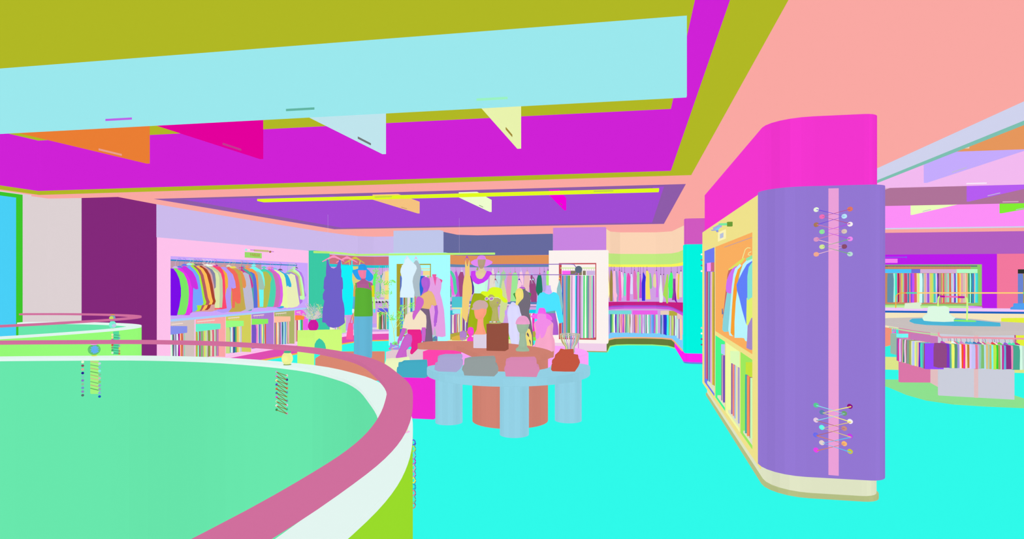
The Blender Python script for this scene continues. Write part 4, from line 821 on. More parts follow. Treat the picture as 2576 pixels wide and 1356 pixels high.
z_ = pa.P(805, 832).z
M().prism([(v.x, v.y) for v in q], 0, z_ - .001).go('long_arm', 'CBF878', t)
pv = YP(ya + .14)
lump('vase', pv, [(804.5, 781, 795), (808, 779.5, 797), (812, 776.5, 800), (820, 774.8, 801.5), (826, 776, 800), (830, 779, 797.5), (831, 781, 795)], 'CD19A2', 1.0, None, label='round magenta vase on the lime arch podium', cat='vase')
t = thing('dried_flowers', pv.P(788, 806), 'airy bunch of pale dried flowers in the magenta vase', 'flowers')
rn = random.Random(3)
for h in ('A8D0CC', 'ECEC94', '84B8B4', 'C8CCE0', 'E8B8D8', '70C0A8'):
    m = M()
    for q in range(16):
        an = rn.uniform(-1.25, 1.25); L = rn.uniform(24, 46) * (1 - .25 * abs(an)); x = 788 + math.sin(an) * L * .82; y = 806 - math.cos(an) * L; dz = rn.uniform(-.15, .15)
        a = pv.P(788 + rn.uniform(-4, 4), 805); b = pv.P(x, y) + Vector((0, dz, 0)); mid = (a + b) / 2 + Vector((rn.uniform(-.03, .03), 0, .02))
        m.tube([a, mid, b], [.0025, .002, .0015], 4)
        for w_ in range(8):
            f = .35 + w_ * .09; c = a + (b - a) * f; e = c + Vector((rn.uniform(-.06, .06), rn.uniform(-.04, .04), rn.uniform(.0, .06)))
            m.tube([c, e], [.002, .0042], 4)
    m.go('sprig', h, t, kind='stuff')
# ---- long clothes bar hung from the ceiling
ZBAR = 2.1
bp = smooth_pts([Z(*p, ZBAR) for p in ((789, 634), (825, 635), (860, 637.5), (893, 641), (930, 641), (1000, 640), (1100, 639), (1180, 638.5), (1245, 638))], 3)
t = thing('ceiling_rail', bp[8], 'long lime rail hung from the ceiling, carrying the purple, cyan and white dresses', 'rail')
M().tube(bp, .02, 8).go('bar', 'B8F27A', t)
for i in (3, 20):
    c = bp[i]; M().tube([c, Vector((c.x, c.y, 2.8))], .0013, 5).go('suspension_wire', 'CFC0E8', t)
def bar_y(px):   # the Y of the bar under this column of the picture
    best = min(bp, key=lambda v: abs((lambda c: CX + F * (c[0] / c[1]))((v.x * math.cos(TH) + v.y * math.sin(TH), -v.x * math.sin(TH) + v.y * math.cos(TH))) - px)); return best.y
def coat_hanger(pl, peak, l, r, ytop, h, lab, group='hangers on the lime rail', th=.012, hk=None):
    t = thing('hanger', pl.P(*peak), lab, 'hanger', group)
    x, y = peak; w = max(2.0, (r[0] - l[0]) * .07)
    out = [(x - w * .6, y), (x + w * .6, y), (r[0], r[1]), (r[0] + .6, r[1] + 2), (x + w, y + w * 1.7), (x - w, y + w * 1.7), (l[0] - .6, l[1] + 2), l]
    M().slab([pl.P(*p) for p in out], pl.n * -th).go('hanger_bar', h, t)
    b = pl.P(x, y); top = pl.P(x, ytop)
    M().tube([b, Vector((b.x, b.y, top.z - .01)), top + Vector((.018, 0, .015)), top + Vector((0, 0, .035)), top + Vector((-.02, 0, .012))], .003, 5).go('hook', hk or h, t)
    return t
pA = YP(bar_y(839)); pB = YP(bar_y(873)); pC = YP(bar_y(893))
coat_hanger(pA, (839, 642), (811, 657), (865, 656), 637, 'FA94C0', 'pink hanger carrying the long tiered purple dress')
coat_hanger(pB, (873, 645), (846, 659), (898, 659), 640, 'FA94BC', 'pink hanger carrying the cyan strap dress')
coat_hanger(pC, (893, 646), (867, 661), (916, 661), 641, 'D0C040', 'mustard hanger carrying the tan dress behind the blue hat')
cut('hanging_dress', pA, [(822, 652), (825, 653), (829, 668), (834, 674), (840, 675.5), (846, 672), (851, 660), (854, 652), (857.5, 653), (858, 664), (857, 670), (859, 682), (858.5, 696), (861.5, 699), (863, 712), (863, 726), (860.5, 729), (861, 748), (862, 755), (865, 765), (867, 780), (866.5, 800), (868, 812), (862, 817), (852, 823), (838, 825), (826, 822), (818, 812), (810.5, 811), (811, 795), (812, 776), (816, 757), (812, 752), (812, 740), (817, 729), (813.5, 726), (815, 705), (817, 697), (820, 695), (820, 683), (821, 668)], '6E5FC6', .045, sm=0, fwd=.04, label='long tiered sleeveless purple dress on the lime rail over the arch podium', cat='dress')
cut('hanging_dress', pB, [(858.5, 656), (860, 666.5), (872, 667.5), (884, 667.5), (884, 655), (886.5, 655), (887, 668), (889, 678), (886, 690), (886, 703), (889, 718), (890, 745), (889, 792), (864, 793), (861, 775), (861, 730), (858, 700), (857, 680)], '14ECF4', .03, sm=0, fwd=.02, label='plain bright cyan strap dress just behind the long purple dress', cat='dress')
cut('hanging_dress', pC, [(877, 656), (879, 656), (880.5, 668), (888, 670), (902, 670), (905, 656), (907, 656), (905, 672), (909, 684), (906, 698), (910, 720), (912, 800), (893, 820), (884, 800), (886, 740), (884, 712), (886, 700), (888, 684), (880, 672)], 'DCCB78', .03, sm=0, fwd=-.01, label='tan strap dress behind the blue-hatted mannequin', cat='dress')
pD = YP(bar_y(1024)); pE = YP(bar_y(1046)); pF = YP(bar_y(1175)); pG = YP(bar_y(1188))
coat_hanger(pD, (1024, 645), (1017, 654), (1031, 654), 640, 'E8DCF4', 'small pale hanger carrying the white strap dress')
coat_hanger(pE, (1046, 647), (1041, 656), (1052, 657), 640, 'F4A8D8', 'small pink hanger carrying the grey dress')
coat_hanger(pF, (1174.5, 645), (1169, 655), (1182, 657), 639, 'A432DA', 'violet hanger carrying the long straw-yellow dress')
cut('hanging_dress', pD, [(1024, 648), (1018, 655), (1016, 662), (1011, 669), (1008, 676), (1007, 684), (1011, 700), (1010, 720), (1006.5, 735), (1006, 748.5), (1042, 749), (1043, 735), (1040, 722), (1038, 708), (1040, 696), (1045, 685), (1049, 675), (1047, 668), (1040, 661), (1032, 654), (1027, 648)], 'D8EEFA', .045, sm=0, fwd=.05, label='fitted white dress hanging in front of the pale cyan column', cat='dress')
cut('hanging_dress', pE, [(1046, 654), (1039, 663), (1036, 680), (1036, 720), (1040, 746), (1058, 746), (1056, 730), (1055, 715), (1058, 695), (1060, 680), (1058, 668), (1050, 656)], 'A9BAC4', .04, sm=0, fwd=-.012, label='grey dress half hidden behind the white one, by the cyan column', cat='dress')
cut('hanging_dress', pF, [(1171.5, 652), (1173, 662), (1176, 671), (1178, 662), (1180, 654), (1181.3, 655), (1181.5, 690), (1184, 700), (1187, 715), (1188, 735), (1185, 745), (1181, 757), (1178, 790), (1175, 812), (1169, 806), (1163, 797), (1162, 790), (1163, 745), (1164, 720), (1167, 700), (1170, 690), (1170, 660)], 'EFCB78', .045, sm=0, fwd=.03, label='long straw-yellow strap dress on the lime rail, left of the violet-hatted mannequin', cat='dress')
cut('hanging_dress', pG, [(1183, 692), (1188, 705), (1192, 720), (1192, 735), (1189, 742), (1184, 735), (1182, 715)], '4A3594', .03, sm=0, fwd=-.02, label='dark indigo dress, a sliver behind the straw-yellow one', cat='dress')
# ---- blue-hatted mannequin
yb = YB(913, 900, .15); p0 = YP(yb)
t = root('mannequin', p0, 913, 900, 'mannequin in a floppy blue sun hat, green camisole and long light blue skirt', 'mannequin')
lump('torso', p0, [(697, 908, 919), (704, 908, 920), (708, 903, 927), (712, 896, 936), (718, 894, 938), (728, 895, 937), (760, 897, 934), (790, 894, 936)], 'B05C94', .5, t)
lump('head', p0, [(672, 904, 919), (678, 901, 922), (685, 901, 921), (693, 904, 920.5), (698, 907, 920), (701, 910, 917)], 'F37DA5', .95, t, fwd=.03)
cut('hat_brim', p0, [(886, 681), (894, 678), (902, 676), (924, 677), (932, 685), (938, 692), (939, 698), (936, 705), (928, 708), (921, 704), (912, 706), (906, 704.5), (899, 703), (892, 695)], '2A9DEC', .05, t, fwd=-.05)
lump('hat_crown', p0, [(664.5, 908, 916), (666, 904, 919.5), (669, 902, 922), (674, 901, 923), (680, 900.5, 924.5)], '2A9DEC', 1.0, t, fwd=.03)
lump('camisole', p0, [(722, 896, 932), (730, 894, 935.5), (745, 893.5, 935.8), (765, 892.5, 937), (793, 891, 938), (794.5, 893, 936)], '5BAE35', .52, t, fwd=.01)
for a, b in (((895, 712), (897, 724)), ((928.5, 711), (931, 724))): rod('strap', p0, [a, ((a[0] + b[0]) / 2, (a[1] + b[1]) / 2), b], .012, '5BAE35', t, fwd=.09)
lump('skirt', p0, [(793, 893, 935), (797, 891, 937), (830, 890.5, 936.8), (870, 890.5, 936.5), (897, 890, 936), (900, 892, 934)], '63B4D5', .6, t)
for pts, h, r in (([(895, 718), (892, 730), (891.5, 746)], 'D8A058', .024), ([(891.5, 746), (890.5, 762), (889, 777)], '60A8D0', .02), ([(937.5, 718), (938.5, 730), (939, 747)], 'DCD61A', .026), ([(939, 747), (941, 760), (941.5, 777)], 'B4FC6E', .021)): rod('arm', p0, pts, r, h, t)
def hand(pl, x, y, h, parent, s=1.0, flip=1, fwd=0):   # palm, four fingers of different length and a thumb
    pl = near(pl, fwd); m = M(); m.rows(pl, [(y, x - 1.6 * s, x + 1.6 * s), (y + 3 * s, x - 2.2 * s, x + 2.2 * s), (y + 6 * s, x - 2 * s, x + 2 * s)], .5, 10)
    for i, L in enumerate((4.2, 5.2, 4.8, 3.6)):
        fx = x + (-1.6 + 1.07 * i) * s; m.tube([pl.P(fx, y + 5.5 * s), pl.P(fx + .2 * flip * s, y + (6 + L * .55) * s), pl.P(fx - .3 * s * flip, y + (6 + L) * s) + pl.n * -.006], [.0045, .004, .003], 6)
    m.tube([pl.P(x + 1.8 * flip * s, y + 2 * s), pl.P(x + 3.2 * flip * s, y + 4.5 * s), pl.P(x + 3.0 * flip * s, y + 6.8 * s)], [.005, .0045, .0035], 6)
    return m.go('hand', h, parent)
hand(p0, 888, 777, 'EAECF6', t); hand(p0, 942, 777, '50E4F4', t, flip=-1)
t = root('handbag', p0, 880, 855, 'pink tote bag hanging from the blue-hatted mannequin hand', 'handbag')
cut('body', p0, [(877, 813), (887.5, 813), (888.5, 830), (888.5, 855), (870.5, 854), (872.5, 838)], 'FB5AA0', .06, t, sm=0, fwd=.0)
rod('handle', p0, [(880, 814), (884, 800), (888, 788), (889, 800), (888.5, 814)], .008, 'E0508A', t, fwd=.0)
# ---- leafy branches and patterned bag
YS0 = 9.35; pt = YP(YS0 + .8)
t = root('potted_tree', pt, 994, 870, 'slender young tree with tiny lime leaves beside the pale cyan column', 'tree')
BR = [[(994, 870), (992, 850), (990, 830), (984, 808), (975, 790), (965, 778), (951, 769)], [(991, 834), (1000, 820), (1010, 808), (1018, 802)], [(984, 808), (979, 790), (976, 775), (972, 760)], [(975, 790), (960, 785), (950, 778)], [(990, 830), (996, 812), (1004, 800), (1012, 780), (1014, 770)], [(976, 775), (968, 755), (962, 735), (958, 715)], [(984, 808), (988, 795), (990, 785)], [(958, 715), (957, 700), (950, 692)], [(968, 755), (974, 735), (978, 712), (984, 708)], [(1012, 780), (1024, 770), (1036, 762)]]
m = M()
for b in BR: m.tube(smooth_pts([pt.P(*q) for q in b], 3), .0042, 5)
m.tube([Vector((pt.P(994, 870).x, pt.y, .0)), pt.P(994, 866), pt.P(992, 850), pt.P(990, 832)], .007, 6)
m.go('trunk', 'DCEC80', t)
m = M(); rn = random.Random(5)
for cx, cy, rx, ry, n in ((986, 708, 7, 4, 24), (946, 683, 7, 9, 34), (955, 705, 9, 10, 34), (962, 735, 9, 10, 34), (950, 745, 8, 12, 28), (968, 768, 8, 6, 28), (985, 800, 9, 7, 46), (1008, 795, 8, 14, 60), (1012, 815, 5, 14, 36), (1012, 772, 6, 6, 24), (1036, 768, 6, 8, 34), (975, 712, 6, 6, 18), (960, 790, 5, 5, 20), (975, 735, 4, 9, 18)):
    for q in range(n):
        a = rn.uniform(0, 6.28); r = rn.random() ** .5; c = pt.P(cx + rx * r * math.cos(a), cy + ry * r * math.sin(a)) + Vector((0, rn.uniform(-.12, .12), 0))
        d = Vector((rn.uniform(-1, 1), rn.uniform(-.6, .6), rn.uniform(-1, 1))).normalized(); e = d.cross(Vector((0, 1, .2))).normalized()
        L = rn.uniform(.012, .02); W_ = L * .42; m.add([c - d * L, c + e * W_, c + d * L, c - e * W_], [(0, 1, 2, 3)])
mk('leaves', m.v, m.f, '84EC58', t, kind='stuff', fix=False)
# ---- plinths
def boxpx(name, x0, x1, ytop, yfront, z0, depth, h, lab, cat, y=None, **k):   # box whose front foot or top edge meets these lines
    pl = YP(y); a = pl.P(x0, ytop); b = pl.P(x1, ytop)
    return bev(M().box((a.x, y, z0), (b.x, y + depth, a.z)), .008).go(name, h, None, label=lab, cat=cat, **k)
yS = 9.35
boxpx('plinth', 970.5, 1066, 885, None, 0, .42, 'E2C9D0', 'pale dusty pink block the seated mannequin sits on', 'plinth', y=yS)
boxpx('plinth', 1063.5, 1147, 884, None, 0, .3, 'FC45AD', 'hot pink block under the left end of the brown table', 'plinth', y=8.9)
yc = 10.75; c = Vector((YP(yc).P(1316, 703).x, yc, 0))
M().lathe(c, [(1.13, 0), (1.13, .33), (1.11, .35), (.0001, .35)], 48).go('round_platform', 'FBA3F9', None, label='large round light pink platform behind the two middle tables', cat='platform')
q = [Z(961, 1050, 0), Z(1092, 1056, 0), Z(1092, 1056, 0) + Vector((0, .62, 0)), Z(961, 1050, 0) + Vector((-.1, .75, 0))]
zt = YP(q[0].y).P(961, 951).z
bev(M().prism([(v.x, v.y) for v in q], 0, .49), .012).go('plinth', 'EE28D3', None, label='bright magenta block carrying the cream and teal clothes piles', cat='plinth')
# ---- brown table with round base and pale blue crescent table
c0 = Vector((YP(7.05).P(1280, 703).x, 7.05, 0)); c0 = Vector((-1.375, 7.005, 0))
t = thing('display_table', c0, 'tall terracotta table, long blob-shaped top on a thick round base', 'table')
M().lathe(c0, [(.43, 0), (.43, .735)], 40).go('base', 'CE8171', t)
fr = [Z(*p, .73) for p in ((1051, 876), (1056, 879), (1100, 880.5), (1140, 881.5), (1160, 886), (1178, 894), (1200, 902), (1240, 906), (1300, 908), (1360, 906), (1380, 903), (1392, 896))]
bk = [Z(*p, .79) for p in ((1391, 886), (1376, 879), (1345, 872), (1300, 866), (1250, 861), (1200, 858), (1120, 858), (1075, 859), (1054, 863))]
tp = [(v.x, v.y) for v in smooth_pts([Vector((v.x, v.y, 0)) for v in fr + bk], 3, True)]
bev(M().prism(tp, .73, .79), .012).go('table_top', 'CE8171', t)
t = thing('display_table', c0 + Vector((0, -.8, 0)), 'low pale blue crescent table on three thick round legs, wrapped round the terracotta table', 'table')
legs = [(1129.5, 1070, .152), (1294, 1102, .15), (1429.5, 1065, .152)]
lc = []
for x, y, r in legs:
    f = Z(x, y, 0); d_ = Vector((f.x, f.y, 0)); cc = f + d_.normalized() * r; lc.append(Vector((cc.x, cc.y, 0)))
# circle through the three legs
(ax, ay), (bx_, by_), (cx_, cy_) = [(v.x, v.y) for v in lc]
dd = 2 * (ax * (by_ - cy_) + bx_ * (cy_ - ay) + cx_ * (ay - by_)); ux = ((ax**2 + ay**2) * (by_ - cy_) + (bx_**2 + by_**2) * (cy_ - ay) + (cx_**2 + cy_**2) * (ay - by_)) / dd
uy = ((ax**2 + ay**2) * (cx_ - bx_) + (bx_**2 + by_**2) * (ax - cx_) + (cx_**2 + cy_**2) * (bx_ - ax)) / dd
U = Vector((ux, uy, 0)); RR = (lc[0] - U).length
a0 = math.atan2(ay - uy, ax - ux); a1 = math.atan2(cy_ - uy, cx_ - ux)
if a0 > 0: a0 -= 2 * math.pi
ro, ri = RR + .245, .478; pts = []
e0, e1 = a0 - .02, a1 + .02; rm = (ro + ri) / 2; rw = (ro - ri) / 2
for i in range(25): a = e0 + (e1 - e0) * i / 24; pts.append((ux + ro * math.cos(a), uy + ro * math.sin(a)))
for i in range(1, 8): b = math.pi * i / 8; a = e1; pts.append((ux + rm * math.cos(a) + rw * (math.cos(a) * math.cos(b) - math.sin(a) * math.sin(b)), uy + rm * math.sin(a) + rw * (math.sin(a) * math.cos(b) + math.cos(a) * math.sin(b))))
for i in range(25): a = e1 + (e0 - e1) * i / 24; pts.append((ux + ri * math.cos(a), uy + ri * math.sin(a)))
for i in range(1, 8): b = math.pi + math.pi * i / 8; a = e0; pts.append((ux + rm * math.cos(a) + rw * (math.cos(a) * math.cos(b) - math.sin(a) * math.sin(b)), uy + rm * math.sin(a) + rw * (math.sin(a) * math.cos(b) + math.cos(a) * math.sin(b))))
bev(M().prism(pts, .533, .62), .015).go('table_top', '92CFE3', t)
for v, (x, y, r) in zip(lc, legs): M().lathe(v, [(r, 0), (r, .53)], 32).go('leg', '92CFE3', t)
# ---- folded clothes piles
def pile(px, h, bx, by, z, depth, lab, group='folded clothes piles'):
    y = YB(bx, by, z); pl = YP(y)
    return cut('clothes_pile', pl, px, h, depth, sm=0, b=.008, label=lab, cat='clothes', group=group)
pile([(967, 921), (971, 908), (985, 906), (1000, 906), (1015, 904), (1029, 902), (1031, 906), (1022, 911), (1010, 918), (1010, 940), (985, 938)], 'E8F2BC', 985, 938, .495, .2, 'cream folded clothes pile behind the teal one, on the magenta block')
pile([(1002, 917), (1010, 916), (1016, 912), (1045, 911), (1075, 910), (1076, 930), (1079, 938), (1079, 946), (1068, 951), (1040, 950), (1010, 949.5), (998, 940), (998, 930), (1002, 928)], '43A9C1', 1040, 951, .495, .2, 'teal folded clothes pile at the front of the magenta block')
pile([(1101, 902), (1106, 899), (1120, 896), (1145, 896), (1158, 895), (1164, 897), (1162, 902), (1158, 904), (1165, 910), (1164, 918), (1158, 928), (1148, 936), (1102, 934.5), (1093, 930), (1094, 919), (1101, 916)], 'A7A3D0', 1125, 936, .632, .2, 'lilac folded clothes pile at the left of the crescent table')
pile([(1168, 908), (1182, 904), (1215, 902), (1244, 901), (1247, 905), (1246, 916), (1251, 920), (1254, 928), (1252, 938), (1243, 947), (1200, 946), (1168, 944.5), (1166, 936), (1162, 930), (1168, 920)], '929C9C', 1200, 947, .632, .2, 'grey folded clothes pile, second on the crescent table')
pile([(1272, 909), (1285, 904), (1315, 904), (1346, 903), (1350, 908), (1350, 920), (1356, 924), (1358, 932), (1354, 938), (1350, 949), (1310, 948), (1272, 947.5), (1271, 938), (1268, 930), (1272, 922)], 'D787B1', 1310, 949, .632, .2, 'rose pink folded clothes pile on the crescent table')
pile([(1410, 882), (1420, 884), (1443, 883), (1444, 896), (1455, 898), (1456, 906), (1459, 912), (1455, 922), (1446, 935), (1420, 935), (1390, 934), (1386, 930), (1387, 922), (1391, 918), (1388, 912), (1394, 906), (1396, 898), (1405, 890)], 'C35640', 1420, 935, .632, .2, 'brick red folded clothes pile at the right end of the crescent table')
# ---- seated mannequin, small bag, standing mannequin
pS1 = YP(yS + .12)
t = root('mannequin', pS1, 1040, 880, 'seated orchid mannequin in a cream short-sleeved shirt and hot pink shorts', 'mannequin')
lump('body', pS1, [(782, 1040, 1056), (790, 1030, 1062), (800, 1026, 1066), (832, 1026, 1060), (850, 1024, 1062), (872, 1030, 1060)], 'C963CA', .5, t)
cut('head', pS1, [(1051, 747), (1058, 748), (1065, 753), (1066, 763), (1062, 772), (1056, 781), (1048, 792), (1041, 805), (1038, 800), (1038, 790), (1044, 778), (1046, 764), (1047, 752)], 'C963CA', .14, t, b=.035, fwd=.2)
cut('shirt', pS1, [(1046, 781), (1040, 786), (1030, 787), (1020, 794), (1017, 805), (1012, 825), (1024, 827), (1026, 832), (1043, 833), (1060, 832), (1061, 826), (1072, 827), (1073, 808), (1072, 795), (1064, 786), (1057, 780)], 'F1DFC2', .24, t, b=.03, fwd=.12, sm=0)
rod('zip', pS1, [(1038, 806), (1038, 814), (1038, 822)], .004, 'F0C860', t, fwd=.125)
cut('shorts', pS1, [(1024, 831), (1059, 831), (1061, 845), (1061, 858), (1052, 877), (1036, 893), (1031, 889), (1035, 878), (1034, 860), (1027, 846)], 'E6238A', .19, t, b=.02, fwd=.33, sm=0)
cut('leg', pS1, [(1020, 843), (1028, 840), (1036, 845), (1037, 855), (1034, 868), (1026, 878), (1018, 886), (1010, 903), (995, 903), (996, 897), (1006, 875), (1012, 858)], 'C963CA', .11, t, b=.03, fwd=.45, sm=0)
cut('leg', pS1, [(1012, 880), (1022, 878), (1024, 903), (1011, 903), (1009, 890)], 'C963CA', .09, t, b=.02, fwd=.24, sm=0)
rod('arm', pS1, [(1018, 824), (1012, 840), (1005, 856)], .032, 'C963CA', t, fwd=.1); rod('arm', pS1, [(1066, 824), (1066, 840), (1064, 858)], .032, 'C963CA', t, fwd=.1)
hand(pS1, 1002, 855, 'C963CA', t, fwd=.1)
t = root('handbag', pS1, 994, 880, 'small violet patterned handbag with a green dome clasp, beside the seated mannequin', 'handbag')
cut('body', pS1, [(981, 864), (984, 863), (986, 866), (1003, 866), (1004, 870), (1004, 880), (981, 880)], 'A58CE8', .1, t, sm=0, fwd=.05)
lump('clasp', pS1, [(859.5, 991, 998), (861, 988, 1001), (864, 986, 1004), (867, 986, 1004)], '7CFA8C', .4, t, fwd=.03)
cut('buckle', pS1, [(992, 863), (998, 863), (998, 868), (992, 868)], '90A080', .02, t, sm=0, b=.002, fwd=.13)
rod('charm_chain', pS1, [(984, 873), (990, 874), (1001, 872)], .005, 'E0E8C8', t, fwd=.06)
for x, y, h in ((984, 876, 'E070B0'), (990, 877, 'D0B0A0'), (999, 871, '90D0FC')): M().ball(pS1.P(x, y) + Vector((0, -.06, 0)), .018, 8).go('charm', h, t)
pS2 = YP(yS + .75)
t = root('mannequin', pS2, 1072, 858, 'standing violet mannequin in an orange tee and long grey-purple skirt, behind the seated one', 'mannequin')
lump('head', pS2, [(697, 1067, 1073), (699, 1063, 1078), (704, 1060, 1081), (712, 1060, 1082), (720, 1062, 1081), (726, 1065, 1079), (733, 1064, 1076), (742, 1060, 1072), (751, 1057, 1066)], 'B35FD6', .85, t)
cut('tee', pS2, [(1055, 748), (1066, 738), (1078, 732), (1086, 734), (1092, 743), (1096, 756), (1099, 768), (1092, 770), (1086, 766), (1083, 775), (1080, 778), (1057, 775), (1058, 762)], 'E6B77A', .2, t, b=.03, fwd=.1, sm=0)
lump('skirt', pS2, [(774, 1057, 1079), (785, 1057, 1081), (800, 1060, 1083), (830, 1062, 1087), (858, 1063, 1089), (875, 1063, 1090), (930, 1062, 1092), (944, 1062, 1092)], '77627F', .5, t)
rod('arm', pS2, [(1096, 768), (1098, 785), (1096, 800), (1095, 812)], .028, 'B35FD6', t); hand(pS2, 1094, 811, 'B35FD6', t)
t = root('handbag', pS2, 1094, 858, 'small teal and blue bag on a grey strap, held by the standing violet mannequin', 'handbag')
cut('body', pS2, [(1089, 850), (1092, 847), (1097, 847), (1100, 850), (1100, 858), (1088, 858)], '5A8898', .06, t, sm=0, fwd=.05)
cut('flap', pS2, [(1093, 847), (1097, 845), (1100, 849), (1100, 853), (1095, 852)], '5A80C8', .02, t, sm=0, b=.003, fwd=.08)
rod('strap', pS2, [(1091, 850), (1092, 836), (1093.5, 825), (1095, 836), (1096, 848)], .011, 'B8BCC4', t, fwd=.03)
pS3 = YP(yS + 1.4)
t = root('dress_form', pS3, 1098, 848, 'hot pink dress form in a sleeveless orchid-pink wrap dress, by the cyan column', 'dress form')
lump('form', pS3, [(690, 1088, 1097), (692, 1087, 1098), (697, 1088, 1097), (701, 1080, 1106), (705, 1076, 1113), (712, 1077, 1111), (730, 1082, 1106)], 'EC5CA6', .5, t)
cut('wrap_dress', pS3, [(1082, 698), (1089, 694), (1092, 708), (1095, 720), (1097, 705), (1099, 695), (1106, 702), (1111, 712), (1110, 725), (1107, 738), (1112, 755), (1117, 780), (1120, 820), (1121, 846), (1112, 848), (1105, 847), (1096, 845), (1080, 840), (1078, 800), (1077, 760), (1080, 735), (1078, 715)], 'E29EE0', .22, t, b=.03, fwd=.12, sm=0)
M().tube([pS3.P(1098, 846), Vector((pS3.P(1098, 846).x, pS3.y, .02))], .02, 8).lathe(Vector((pS3.P(1098, 846).x, pS3.y, 0)), [(.15, 0), (.15, .015), (.02, .03)], 20).go('stand', 'EC5CA6', t)
# ---- violet-hatted mannequin
p1 = YP(10.3)
t = root('mannequin', p1, 1208, 870, 'tall mannequin in a wide violet hat, purple ruffle collar, mint top and olive skirt', 'mannequin')
lump('chest', p1, [(674, 1207, 1217), (680, 1204, 1220), (686, 1196, 1224), (695, 1194, 1226), (704, 1195, 1225)], 'E2CD9C', .5, t)
lump('head', p1, [(650, 1203, 1221), (653, 1202, 1222), (660, 1202, 1221), (668, 1203, 1219), (673, 1206, 1216), (676, 1208, 1213)], 'B69E82', .95, t, fwd=.03)
lump('hat_crown', p1, [(642.5, 1208, 1216), (644, 1204, 1219), (648, 1201, 1221.5), (653, 1199, 1223)], 'E088F0', 1, t, fwd=.02)
cut('hat_brim', p1, [(1184, 660), (1190, 655), (1199, 652), (1223, 652), (1233, 655), (1239, 659), (1236, 664), (1226, 669), (1220, 671), (1203, 671), (1190, 667)], 'E088F0', .05, t, fwd=-.06)
rod('earring', p1, [(1202, 673), (1201, 677), (1200, 680)], .014, '9EB060', t)
lump('top', p1, [(702, 1189, 1228), (712, 1190, 1227.5), (725, 1193, 1226), (739, 1193, 1225)], 'C4FCE4', .5, t)
cut('ruffle_collar', p1, [(1185, 682), (1196, 681), (1196.5, 691), (1200, 699), (1206, 702), (1213, 701), (1219, 694), (1225, 681), (1234, 683), (1239, 688), (1236, 691), (1232, 694), (1227, 703), (1216, 711), (1203, 715.5), (1196, 713), (1188, 706), (1184, 695)], 'C93EEE', .1, t, sm=0, b=.015, fwd=.14)
lump('skirt', p1, [(738, 1193, 1225), (745, 1189, 1229), (765, 1184, 1235), (790, 1180, 1240), (828, 1176, 1240), (850, 1176, 1240), (868, 1178, 1238)], '9EB218', .6, t)
M().tube([p1.P(1208, 868) + Vector((0, .1, 0)), Vector((p1.P(1208, 868).x, 10.4, .355))], .04, 10).go('stand', '9EB218', t)
# ---- teal bag on its stand
p2 = YP(12.3)
t = root('bag_stand', p2, 1157, 855, 'yellow-poled stand with a pale green tray, under the flat teal bag', 'stand')
a, b = p2.P(1136, 774), p2.P(1178, 777.5); M().box((a.x, 12.3, b.z), (b.x, 12.5, a.z)).go('tray', 'E0EDB0', t)
M().tube([p2.P(1157, 777) + Vector((0, .1, 0)), p2.P(1157, 850) + Vector((0, .1, 0))], .014, 10).go('pole', 'F6EE66', t)
a = p2.P(1136, 848); b = p2.P(1160, 857); bev(M().box((a.x, 12.3, b.z), (b.x, 12.7, a.z)), .01).go('base', 'DDB04A', t)
bev(M().box((p2.P(1126, 850).x, 12.25, 0), (p2.P(1302, 850).x, 12.8, b.z - .003)), .01).go('podium', 'ECE6A8', None, label='pale yellow block under the base of the teal bag stand', cat='plinth')
t = root('handbag', p2, 1156, 774, 'flat rectangular teal bag on the yellow-poled stand', 'handbag')
cut('body', p2, [(1137, 747), (1175, 746.5), (1176.5, 773.5), (1136, 773.5)], '4EC1CE', .12, t, sm=0, b=.01, fwd=-.03)
rod('strap', p2, [(1172, 747), (1177, 752), (1178.5, 765), (1177, 772)], .004, 'A8B070', t, fwd=-.06)
# ---- things on the terracotta table
def ontable(px, py, z=.795): return YP(YB(px, py, z))
p3 = ontable(1205, 876); a = p3.P(1190.5, 842); b = p3.P(1223, 876)
bev(M().box((a.x, p3.y, .795), (b.x, p3.y + .17, a.z)), .006).go('pedestal', 'DDD0E4', None, label='pale lilac block under the orange head', cat='pedestal')
ph = YP(p3.y + .085)
t = root('hat_display', ph, 1208, 842, 'orange mannequin head in a greyish flat cap, facing left', 'display head')
lump('head', ph, [(770, 1198, 1220), (776, 1193, 1224), (782, 1192.7, 1224), (790, 1193.5, 1222.5), (796, 1195, 1219), (801, 1197, 1216), (803.5, 1201.5, 1216), (810, 1201, 1216), (820, 1200, 1217), (830, 1198.5, 1220), (836, 1195, 1222), (841.5, 1192, 1223)], 'FFA081', .8, t)
cut('flat_cap', ph, [(1185, 778), (1190, 774), (1189, 769), (1193, 762), (1200, 757.5), (1208, 756), (1213, 757), (1218, 757), (1224, 761), (1228, 767), (1226, 774), (1222, 778), (1214, 776), (1205, 778.5), (1195, 780)], 'CAA8A6', .17, t, b=.03, fwd=.085)
p4 = ontable(1247, 883); a = p4.P(1223.5, 815); b = p4.P(1271, 883)
bev(M().box((a.x, p4.y, .795), (b.x, p4.y + .2, a.z)), .006).go('pedestal', '935040', None, label='tall brown block under the khaki head', cat='pedestal')
pk_ = YP(p4.y + .1)
t = root('hat_display', pk_, 1245, 815, 'khaki mannequin head in a bright yellow headscarf, white sunglasses and bead necklace', 'display head')
lump('head', pk_, [(738, 1232, 1250), (742, 1229, 1254), (748, 1229, 1258), (756, 1230, 1260), (764, 1231, 1258), (770, 1233, 1254), (774, 1236, 1252), (780, 1239, 1252.5), (790, 1238, 1253.5), (800, 1236, 1254.5), (808, 1235, 1257), (811, 1231, 1260), (814.5, 1229, 1261)], 'B6B266', .75, t)
